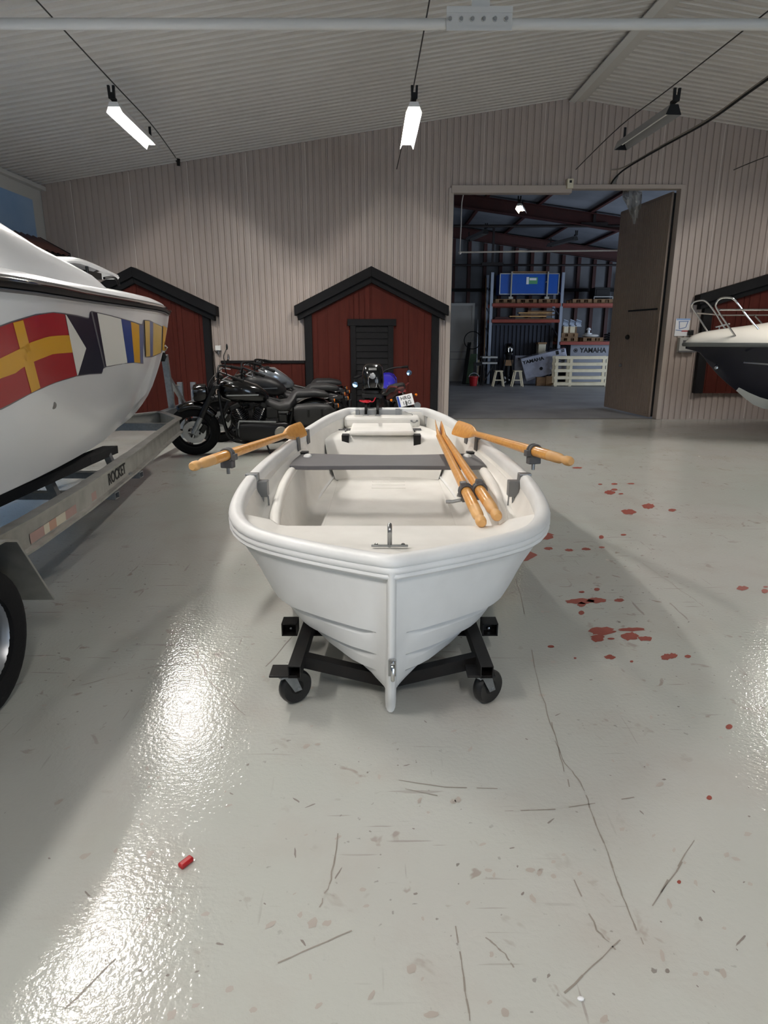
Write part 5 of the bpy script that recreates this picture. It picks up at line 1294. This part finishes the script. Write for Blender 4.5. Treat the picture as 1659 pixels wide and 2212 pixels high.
cbx.loft([[LP(s, o, z) for s, o in ((0, .02), (Ld, .02), (Ld, .08), (0, .08))] for z in (.03, 4.01)]); cbx.build('leaf_core', m_dsteel, lf, smooth=0)
e = MB()
for s0, s1, z0, z1 in ((0, .04, .03, 4.02), (Ld-.03, Ld+.01, .03, 4.02), (0, Ld, 3.98, 4.03), (0, Ld, .02, .06)): e.loft([[LP(s0, -.006, z), LP(s1, -.006, z), LP(s1, .03, z), LP(s0, .03, z)] for z in (z0, z1)])
e.build('leaf_edge', m_leaf, lf, smooth=0)
e = MB().loft([[LP(s0, -.01, z), LP(s1, -.01, z), LP(s1, .0, z), LP(s0, .0, z)] for s0, s1, z in ((.1, 1.25, 2.02), (.1, 1.25, 2.05))]); e.build('leaf_bar', m_satin, lf)
MB().ell(LP(1.15, -.02, 1.52), (.05, .05, .05), 12, 8).build('door_handle', m_satin, lf)
MB().ell(LP(1.35, -.02, .95), (.035, .035, .035), 12, 8).build('door_lock', m_galv, lf)
# torn plastic sheet over the leaf's top
rows = []; rp = random.Random(11)
for j in range(13):
    v = j/12; row = []
    for i in range(13):
        u = i/12; uu = 1345+(1387-1345)*u*(1-.0*v); vv = 411+(446+34*sin(PI*clamp(u*1.15-.05))-411)*v
        if v > .5: uu += (u-.5)*-22*(v-.5)*2*.6+8*(v-.5)
        if v == 1: vv += rp.uniform(-9, 9)
        p = at(uu, vv, 13.0+.10*sin(u*14+v*3)+.06*sin(v*11+u*5)+rp.uniform(-.03, .03)); row.append(p)
    rows.append(row)
tag(MB().grid(rows).build('plastic_sheet', mat('torn_clear_plastic', (206, 204, 198), .35, alpha=.62), smooth=0, recalc=False, solid=.001), 'torn crumpled plastic sheet hanging over the top of the open door', 'plastic sheet')
# ---- lamps in the store
lamp('lit strip lamp glowing in the store beyond the doorway', (3.05, 15.9, 4.42), (3.25, 16.5, 4.42), m_tube_=mat('dim_tube', (255, 255, 255), .5, emit=((255, 236, 200), 130.)))
lamp('unlit lamp housing under the store roof, high above the grey store door', (2.75, 18.9, 4.32), (2.45, 20.4, 4.32), False)
lamp('unlit lamp housing under the store roof, near the open door', (5.55, 20.2, 4.33), (5.15, 21.7, 4.33), False)
# ---- pallet rack
RY = 22.0
rk = thing('pallet_rack', 'tall storage rack with grey uprights and orange-red beams in the store', 'rack', (5.7, RY, 0))
m_up = mat('rack_upright_paint', (150, 158, 172), .45, .3)
UX = (3.47, 5.74, 8.1)
for x in UX:
    for y in (RY, RY+1.0):
        b = MB().bx(x-.045, x+.045, y-.035, y+.035, 0, 3.5); b.build('upright', m_up, rk, smooth=0)
    b = MB()
    for i in range(5): b.bar((x, RY+.03, .2+.65*i), (x, RY+.97, .5+.65*i), .03, .03)
    b.build('brace', m_up, rk, smooth=0)
for x0, x1, z in ((UX[0], UX[1], 2.56), (UX[0], UX[1], 2.06), (UX[1], UX[2], 2.56), (UX[1], UX[2], 1.36)):
    for y in (RY-.03, RY+1.0): MB().bx(x0+.03, x1-.03, y-.03, y+.03, z-.10, z).build('beam', m_orange, rk, smooth=0, bevel=.004)
def pallet(x, y, z, w=.95, d=.8, label='', m=None, h_=.13):
    t = thing('pallet', label, 'pallet', (x, y, z), group=None); m = m or m_rough
    for i in range(5): MB().bx(x-w/2, x+w/2, y-d/2+i*d/4.6, y-d/2+i*d/4.6+.1, z+h_-.022, z+h_).build('deck_board', m, t, smooth=0)
    for i in range(3):
        yy = (-d/2+.05, 0, d/2-.05)[i]; b = MB()
        for xx in (-w/2+.06, 0, w/2-.06): b.bx(x+xx-.06, x+xx+.06, y+yy-.05, y+yy+.05, z+.02, z+h_-.022)
        b.bx(x-w/2, x+w/2, y+yy-.05, y+yy+.05, z, z+.02); b.build('runner', m, t, smooth=0)
    return t
pz = 2.565
pallet(3.93, RY+.45, pz, .64, label='wooden pallet on the top rack shelf under the unprinted end of the blue crate')
pallet(4.63, RY+.45, pz, .64, label='middle wooden pallet under the blue crate on the top rack shelf')
pallet(5.33, RY+.45, pz, .64, label='wooden pallet under the blue crate, next to the middle rack upright')
pallet(6.42, RY+.45, pz, .62, label='empty wooden pallet on the top shelf beside the one under the black case')
pallet(7.1, RY+.45, pz, .62, label='wooden pallet on the top shelf under the black case')
pallet(6.08, RY+.45, 1.365, .58, label='lower wooden pallet in the stack of two on the low shelf')
pallet(6.10, RY+.45, 1.50, .54, label='upper wooden pallet in the stack of two on the low shelf')
pallet(6.88, RY+.45, 1.365, .66, label='wooden pallet under white sacks on the low shelf')
t = thing('crate', 'long blue crate with pale edges on top of the rack', 'crate', (4.65, RY+.4, 2.70))
cz0, cz1, cx0, cx1, cy0 = 2.84, 3.46, 3.72, 5.60, RY-.02
MB().bx(cx0, cx1, cy0, cy0+.75, cz0, cz1).build('body', mat('blue_crate_sheet', (8, 84, 178), .4, var=(2, .3, (8, 66, 150))), t)
for a in ((cx0-.015, cx1+.015, cz0-.012, cz0+.012), (cx0-.015, cx1+.015, cz1-.012, cz1+.012), (cx0-.015, cx0+.012, cz0, cz1), (cx1-.012, cx1+.015, cz0, cz1)): MB().bx(a[0], a[1], cy0-.012, cy0+.01, a[2], a[3]).build('edge_trim', m_alu, t)
for x in (4.08, 5.24): MB().bx(x-.02, x+.02, cy0-.05, cy0-.012, 2.73, cz1+.06).bx(x-.07, x+.07, cy0-.06, cy0+.1, 2.695, 2.76).build('strap_post', mat('pale_post', (176, 172, 160), .6), t)
MB().bx(4.08, 5.24, cy0-.02, cy0+.1, cz1+.03, cz1+.07).build('top_batten', m_rough, t)
MB().bx(4.56, 4.64, cy0-.008, cy0, 3.14, 3.36).build('white_label', m_paper, t); MB().bx(4.64, 4.92, cy0-.008, cy0, 3.15, 3.35).build('green_label', mat('green_label', (88, 160, 110), .5), t)
MB().bx(4.66, 4.88, cy0-.011, cy0-.006, 3.26, 3.33).build('label_print', m_paper, t)
MB().prism([(5.17, 3.2), (5.24, 3.25), (5.20, 3.19)], 'y', cy0-.006, cy0-.001).build('scuff_mark', m_paper, t)
# planks on the second shelf
for i, (x0, x1, z, w) in enumerate(((3.6, 4.26, 2.065, .3), (3.62, 4.05, 2.102, .25), (4.28, 5.55, 2.065, .16), (4.1, 5.3, 2.14, .14), (4.45, 5.6, 2.19, .18), (4.4, 5.5, 2.25, .12), (4.7, 5.58, 2.30, .14))):
    lab = ('dark broad plank lowest on the second shelf', 'short reddish plank lying on the dark broad plank', 'lowest pale plank of the stack on the second shelf', 'second pale plank up on the second shelf, the longest', 'third plank up in the pale stack', 'fourth plank up in the pale stack', 'topmost short plank in the pale stack')[i]
    tag(base(MB().bx(x0, x1, RY+.0+.03*i, RY+w+.03*i+.1, z, z+.035).build('plank', m_oxide if i < 2 else m_woodend if i % 2 else m_rough, bevel=.003)), lab, 'plank', 'planks on the second shelf')
# things on the right-hand bay
tag(base(MB().bx(6.85, 7.35, RY+.2, RY+.75, 2.72, 3.06).bx(6.9, 7.3, RY+.19, RY+.2, 2.78, 3.0).build('tool_case', m_black, bevel=.02)), 'black case on a pallet on the top rack shelf', 'case')
t = thing('display_rack', 'low pale open frame lying before the black case', 'rack', (7.0, RY+.1, 2.7))
b = MB().bx(6.78, 7.4, RY+.02, RY+.06, 2.75, 2.775).bx(6.78, 6.80, RY+.02, RY+.06, 2.695, 2.76).bx(7.38, 7.4, RY+.02, RY+.06, 2.695, 2.76); b.build('frame_bar', m_lgrey, t)
t = thing('wooden_box', 'pale wooden box on the pallet stack of the low shelf', 'box', (6.08, RY+.4, 1.63))
MB().bx(5.88, 6.34, RY+.15, RY+.65, 1.635, 1.84).build('body', m_palewood, t, smooth=0)
for x in (5.90, 6.1, 6.32): MB().bx(x-.02, x+.02, RY+.135, RY+.15, 1.64, 1.83).build('batten', m_rough, t)
for i, (x, lab) in enumerate(((6.02, 'tilted grey plastic tray on the pale box, nearest the rack upright'), (6.24, 'tilted grey plastic tray on the pale box, middle one'), (6.44, 'tilted grey plastic tray on the pale box, nearest the white sack'))):
    t = thing('tray', lab, 'tray', (x, RY+.3, 1.85), group='trays on the wooden box')
    MB().box((x, RY+.35, 1.96), (.19, .02, .24), (R(-35), R(18), 0)).build('panel', mat('pale_blue_tray', (180, 190, 204), .4), t, bevel=.01)
    for dz in (-.06, .0, .06): MB().box((x+.3*dz, RY+.335-.2*dz*0, 1.96+dz*.8), (.17, .03, .018), (R(-35), R(18), 0)).build('rib', mat('tray_rib', (150, 160, 176), .4), t)
    MB().bx(x-.08, x+.09, RY+.28, RY+.5, 1.842, 1.87).build('foot', mat('pale_blue_tray', (180, 190, 204), .4), t)
tag(base(MB().ell((6.85, RY+.3, 1.552), (.28, .2, .055), 16, 8).build('sack', mat('white_sack', (222, 220, 214), .8))), 'flat white sack on the pallet of the low shelf', 'sack')
t = thing('boat_fitting', 'small white fitting standing on the flat white sack', 'fitting', (6.78, RY+.3, 1.6))
MB().lathe([(.12, 0), (.12, .03), (.05, .05), (.04, .12), (.08, .14), (.05, .2), (.0, .22)], (6.78, RY+.3, 1.595), (0, 0, 1), 14).build('fitting_body', m_white, t)
tag(base(MB().tube([(7.45+.13*cos(k*.7), RY+.3+.1*sin(k*.7), 1.40+.008*k) for k in range(30)], .02, 8).build('hose_coil', m_black)), 'black coiled hose beside the sack on the low shelf', 'hose')
t = thing('storage_container', 'dark blue corrugated container standing under the rack', 'container', (4.55, 22.7, 0))
b = MB(); pr = ribs(3.6, 5.5, RY+.32, pitch=.14, depth=.03, grv=.06); b.grid([[(x, y, .08) for x, y in pr], [(x, y, 1.9) for x, y in pr]]); b.build('corrugated_side', mat('container_blue', (26, 34, 50), .5), t, smooth=0, recalc=False)
MB().bx(3.58, 5.52, RY+.36, RY+.95, .0, 1.92).build('container_body', m_dark, t); MB().bx(3.58, 5.52, RY+.3, RY+.38, 1.88, 1.94).bx(3.58, 5.52, RY+.3, RY+.38, 0, .09).build('container_rail', mat('container_blue', (26, 34, 50), .5), t)
# ---- the row on the floor in front
FY = 21.3
t = thing('pallet_crate', 'pale open slatted wooden crate standing in front of the cartons', 'crate', (6.2, 20.85, 0))
FC = 20.85; ax0, ax1, a_z1 = at(1199, 800, FC).x, at(1316, 800, FC).x, .93
for y in (FC, FC+.36):
    for z0 in (.03, .22, .44, .64, .84): MB().bx(ax0-.02, ax1+.02, y-.012, y+.012, z0, z0+.085).build('slat', m_palewood, t, smooth=0)
    for x in (ax0+.05, ax0+.50, ax1-.06): MB().bx(x-.045, x+.045, y+.012, y+.06, .0, a_z1).build('post', m_palewood, t, smooth=0)
for x in (ax0+.05, ax1-.06): MB().bx(x-.04, x+.04, FC+.05, FC+.35, .03, .09).build('cross_piece', m_palewood, t, smooth=0)
m_carton = mat('grey_carton', (140, 142, 150), .55, var=(3, .4, (110, 112, 120)))
t = thing('carton', 'grey carton with black printing standing behind the slatted crate', 'carton', (6.5, FY+1, 0))
c0, c1 = at(1231, 757, FY+.9), at(1323, 757, FY+.9)
MB().bx(c0.x, c1.x+.5, FY+.85, FY+1.35, 0.0, at(1275, 744, FY+.9).z).build('box', m_carton, t, bevel=.01)
zt = at(1275, 757, FY+.85).z; xc = at(1281, 757, FY+.85).x
lettering('YAMAHA', .215, frame((xc, FY+.846, zt), (1, 0, 0), (0, 0, 1)), m_black, t, bold=.006, wx=.98)
q = at(1243.5, 757, FY+.846); MB().lathe([(.05, 0), (.066, 0), (.066, .003), (.05, .003)], (q.x, FY+.846, q.z), (0, -1, 0), 20, loop=True).lathe([(.0, 0), (.036, 0), (.036, .004)], (q.x, FY+.846, q.z), (0, -1, 0), 6).build('round_logo', m_black, t)
m_wrap = mat('plastic_wrapped_carton', (176, 180, 196), .22, var=(5, .6, (130, 132, 146)), coat=.5, bump=(6, .4))
t = thing('wrapped_carton', 'large plastic-wrapped carton leaning at a tilt among the floor goods', 'carton', (5.0, FY, 0))
P4 = [at(u, v, FY+.05) for u, v in ((1124, 775), (1222, 752), (1229, 795), (1137, 825))]
for p in P4: p.z = max(p.z, .06)
MB().loft([[V((p.x+dx, p.y+dy, p.z+dz)) for p in P4] for dx, dy, dz in ((0, 0, 0), (.05, .42, .03))]).build('box', m_wrap, t, bevel=.02)
xa, ya = (P4[1]-P4[0]).normalized(), (P4[0]-P4[3]).normalized()
def onbox(u, v): p = at(u, v, FY+.05); return (p.x, FY+.044, p.z)
lettering('YAMAHA', .15, frame(onbox(1152, 779), xa, (0, 0, 1)), m_black, t, bold=.004, wx=1.1)
MB().box((0, 0, 0), (.09, .12, .003)).xf(frame(onbox(1204, 762), xa, (0, 0, 1))).box((0, 0, 0), (.0001, .0001, .0001)).build('handling_mark', m_black, t)
MB().box((0, 0, 0), (.1, .03, .003)).box((0, .045, 0), (.1, .03, .003)).xf(frame(onbox(1216, 759), xa, (0, 0, 1))).build('handling_mark', m_black, t)
b = MB()
for k in range(3): b.box((.0, -.05*k, 0), (.28-.05*k, .022, .003))
b.xf(frame(onbox(1212, 776), xa, (0, 0, 1))).build('printed_line', m_black, t)
MB().lathe([(.0, 0), (.055, 0), (.055, .003)], onbox(1169, 796), (0, -1, 0), 8).build('printed_mark', m_black, t)
t = thing('wrapped_carton', 'low plastic-wrapped carton behind the leaning one', 'carton', (4.4, FY+.6, 0))
a, b_ = at(1112, 768, FY+.6), at(1166, 768, FY+.6)
MB().bx(a.x, b_.x, FY+.55, FY+1.0, 0, a.z).build('box', m_wrap, t, bevel=.02)
lettering('YAMAHA', .13, frame(((a.x+b_.x)/2-.05, FY+.546, a.z-.12), (1, 0, 0), (0, 0, 1)), m_black, t, bold=.004)
ob = outboard('dark outboard motor on a black stand between two pale stools', (at(1098, 790, FY).x, FY-.05, .78), 0, '', False, 1.08)
t = thing('outboard_stand', 'black steel stand carrying the dark outboard motor', 'stand', (at(1098, 790, FY).x, FY, 0))
ox = at(1098, 790, FY).x
for s in (-1, 1): MB().bar((ox+s*.22, FY+.02, 0), (ox+s*.10, FY+.0, .80), .035, .035).bar((ox+s*.22, FY+.45, 0), (ox+s*.1, FY+.2, .78), .035, .035).build('leg', m_dsteel, t, smooth=0)
MB().bx(ox-.14, ox+.14, FY-.01, FY+.03, .62, .80).build('mount_board', m_rough, t)
for u, lab in ((1077, 'pale wooden stool between the work stand and the dark outboard motor'), (1118, 'pale wooden stool between the dark outboard motor and leaning carton')):
    x = at(u, 800, FY-.4).x; t = thing('step_stool', lab, 'stool', (x, FY-.4, 0))
    MB().bx(x-.12, x+.12, FY-.55, FY-.25, .46, .49).build('seat', m_palewood, t, smooth=0)
    for sx in (-1, 1):
        for yy in (FY-.53, FY-.28): MB().bar((x+sx*.17, yy, 0), (x+sx*.08, yy, .47), .035, .035).build('leg', m_palewood, t, smooth=0)
    MB().bar((x-.13, FY-.53, .2), (x+.13, FY-.53, .2), .03, .03).build('stretcher', m_palewood, t, smooth=0)
for u0, u1, v0, lab, mm in ((1159, 1178, 815, 'small wooden box on the floor below the leaning carton', m_rough), (1179, 1192, 813, 'brown cardboard box beside the small wooden box', m_card)):
    a, b_ = at(u0, v0, FY-.12), at(u1, v0, FY-.12)
    t = thing('box', lab, 'box', ((a.x+b_.x)/2, FY-.1, 0)); MB().bx(a.x, b_.x, FY-.18, FY+.0, 0, max(a.z, .2)).build('body', mm, t, bevel=.004)
    MB().bx(a.x-.004, b_.x+.004, FY-.185, FY+.005, max(a.z, .2)-.02, max(a.z, .2)+.004).build('lid', mm, t)
a = at(1163, 740, FY+.62)
t = thing('machine_box', 'cream machine housing standing on the low wrapped carton', 'machine', (a.x+.1, FY+.7, .9))
zb_ = at(1112, 768, FY+.6).z; MB().bx(a.x, a.x+.25, FY+.6, FY+.9, zb_, zb_+.38).build('case', mat('cream_plastic', (216, 208, 184), .5), t, bevel=.02); MB().bx(a.x-.02, a.x+.27, FY+.58, FY+.92, zb_+.36, zb_+.42).build('lid', m_rough, t)
# left of the rack: stands, leaning boards, bucket, grey door
t = thing('work_stand', 'black steel work stand with pale top boards at the rack foot', 'stand', (at(1056, 800, FY).x, FY, 0)); x = at(1056, 800, FY).x
for sx in (-1, 1):
    for yy in (FY-.1, FY+.4): MB().bar((x+sx*.20, yy, 0), (x+sx*.18, yy, .86), .035, .035).build('leg', m_dsteel, t, smooth=0)
for z in (.70, .88): MB().bx(x-.24, x+.24, FY-.14, FY+.44, z-.02, z+.03).build('top_board', m_lgrey, t)
MB().bar((x-.2, FY-.1, .05), (x+.1, FY-.1, .6), .03, .03).build('brace', m_dsteel, t)
t = thing('work_stand', 'low black frame stand between the red bucket and pale-topped stand', 'stand', (at(1033, 800, FY).x, FY, 0)); x = at(1033, 800, FY).x
for sx in (-1, 1): MB().bar((x+sx*.12, FY+.1, 0), (x+sx*.12, FY+.1, .72), .03, .03).build('leg', m_dsteel, t, smooth=0)
MB().bx(x-.14, x+.13, FY+.07, FY+.13, .62, .72).bx(x-.13, x+.13, FY+.08, FY+.12, .3, .33).build('top_rail', m_dsteel, t)
x = at(1020, 815, FY+.1).x; t = thing('bucket', 'red bucket on the floor near the grey store door', 'bucket', (x, FY-.2, 0))
MB().lathe([(.11, 0), (.15, .30), (.158, .30), (.158, .27), (.15, .26)], (x, FY-.2, .0), (0, 0, 1), 20, cap=True).build('pail', m_red, t); MB().tube([(x+.16*cos(k*PI/10), FY-.32, .28+.13*sin(k*PI/10)) for k in range(11)], .005, 6).build('bucket_handle', m_steel, t)
for i, (u0, v0, u1, v1, mm, lab, w) in enumerate(((1008, 828, 1024, 765, mat('green_board', (92, 116, 92), .7), 'pale green board leaning by the grey store door', .22), (1002, 826, 1014, 740, m_dark, 'dark board leaning behind the pale green one', .12), (1030, 828, 1034, 778, m_palewood, 'pale batten leaning behind the low frame stand', .06))):
    p0, p1 = at(u0, v0, FY+.5-.1*i), at(u1, v1, FY+1.2); p0.z = .02
    tag(base(MB().bar(p0, p1, w, .03).build('leaning_board', mm)), lab, 'board')
dx0, dx1, dzt = at(976, 660, YB1-.2).x-.9, at(1021, 660, YB1-.2).x, at(1000, 660, YB1-.2).z
d2 = bpy.data.objects.new('door_2', None); C.objects.link(d2); d2['kind'] = 'structure'; d2.location = (dx0, YB1-.15, 0); WM['door_2'] = M.Translation((dx0, YB1-.15, 0))
MB().bx(dx0, dx1, YB1-.16, YB1-.12, 0, dzt).build('door_leaf', mat('grey_door', (168, 164, 158), .6), d2); MB().bx(dx1, dx1+.08, YB1-.18, YB1-.1, 0, dzt+.08).bx(dx0, dx1, YB1-.18, YB1-.1, dzt, dzt+.08).build('door_casing', mat('pale_casing', (190, 188, 182), .6), d2)
for z in (.75, 1.0): MB().bx(dx0, dx1-.06, YB1-.166, YB1-.158, z, z+.015).build('door_groove', m_grey, d2)
for u, v0, v1, lab in ((1029, 690, 815, 'tall thin grey pole leaning by the old spoked wheel'), (1047, 600, 770, 'long rusty pole standing beside the rack end upright')):
    p0, p1 = at(u, v1, FY+1), at(u+3, v0, FY+1.4); p0.z = 0
    tag(base(MB().tube([p0, p1], .02, 8).build('pole', m_galv if u < 1040 else m_rough)), lab, 'pole')
t = thing('bicycle_wheel', 'old spoked wheel hanging in the clutter beside the rack', 'wheel', at(1021, 735, FY+1)); q = at(1021, 735, FY+1)
MB().tube([q+V((cos(k*PI/16)*.28, 0, sin(k*PI/16)*.28)) for k in range(32)], .014, 8, closed=True).build('tyre', m_rubber, t)
b = MB()
for k in range(10): b.tube([q, q+V((cos(k*PI/5)*.27, 0, sin(k*PI/5)*.27))], .003, 4)
b.build('spoke', m_galv, t)
# small red plug and white chip on the hall floor
t = atz(402, 1867); tag(MB().box((t.x, t.y, .008), (.022, .045, .016), (0, 0, R(-35))).build('red_plug', m_red, bevel=.005), 'tiny red plug lying alone on the grey floor', 'plug')
t = atz(1254, 2160); tag(MB().ell((t.x, t.y, .004), (.009, .006, .004), 8, 5).build('white_chip', m_paper), 'tiny white chip on the floor near the bottom edge', 'chip')
# ================================================================ LIGHT AND CAMERA
wd = bpy.data.worlds.new('World'); bpy.context.scene.world = wd; wd.use_nodes = True
bg = wd.node_tree.nodes['Background']; bg.inputs[0].default_value = (.62, .76, 1, 1); bg.inputs[1].default_value = 1.2
def area(name, loc, rot, sx, sy, power, col):
    l = bpy.data.lights.new(name, 'AREA'); l.shape = 'RECTANGLE'; l.size = sx; l.size_y = sy; l.energy = power; l.color = col
    o = bpy.data.objects.new(name, l); C.objects.link(o); o.location = loc; o.rotation_euler = rot; return o
area('daylight_entrance', (6.7, Y0-.15, 2.0), (R(90), 0, 0), 4.8, 3.9, 280, (.66, .82, 1))
area('daylight_store', (11.3, 17, 1.5), (0, R(90), 0), 2.8, 4.8, 260, (.72, .84, 1))
sc = bpy.context.scene
cam = bpy.data.cameras.new('camera'); co = bpy.data.objects.new('camera', cam); C.objects.link(co)
co.location = EYE; co.rotation_euler = (PI/2-PITCH, 0, 0)
cam.sensor_fit = 'VERTICAL'; cam.sensor_height = 36; cam.lens = 36*FPX/2212; cam.clip_start = .05; cam.clip_end = 200
sc.camera = co
sc.view_settings.view_transform = 'Standard'; sc.view_settings.look = 'None'; sc.view_settings.gamma = 1; sc.view_settings.use_curve_mapping = False
sc.view_settings.exposure = EXPOSURE
cy = sc.cycles
cy.max_bounces = 7; cy.diffuse_bounces = 4; cy.glossy_bounces = 4; cy.transmission_bounces = 4; cy.transparent_max_bounces = 6
cy.caustics_reflective = False; cy.caustics_refractive = False; cy.use_light_tree = True
cy.sample_clamp_indirect = 6; cy.use_denoising = True
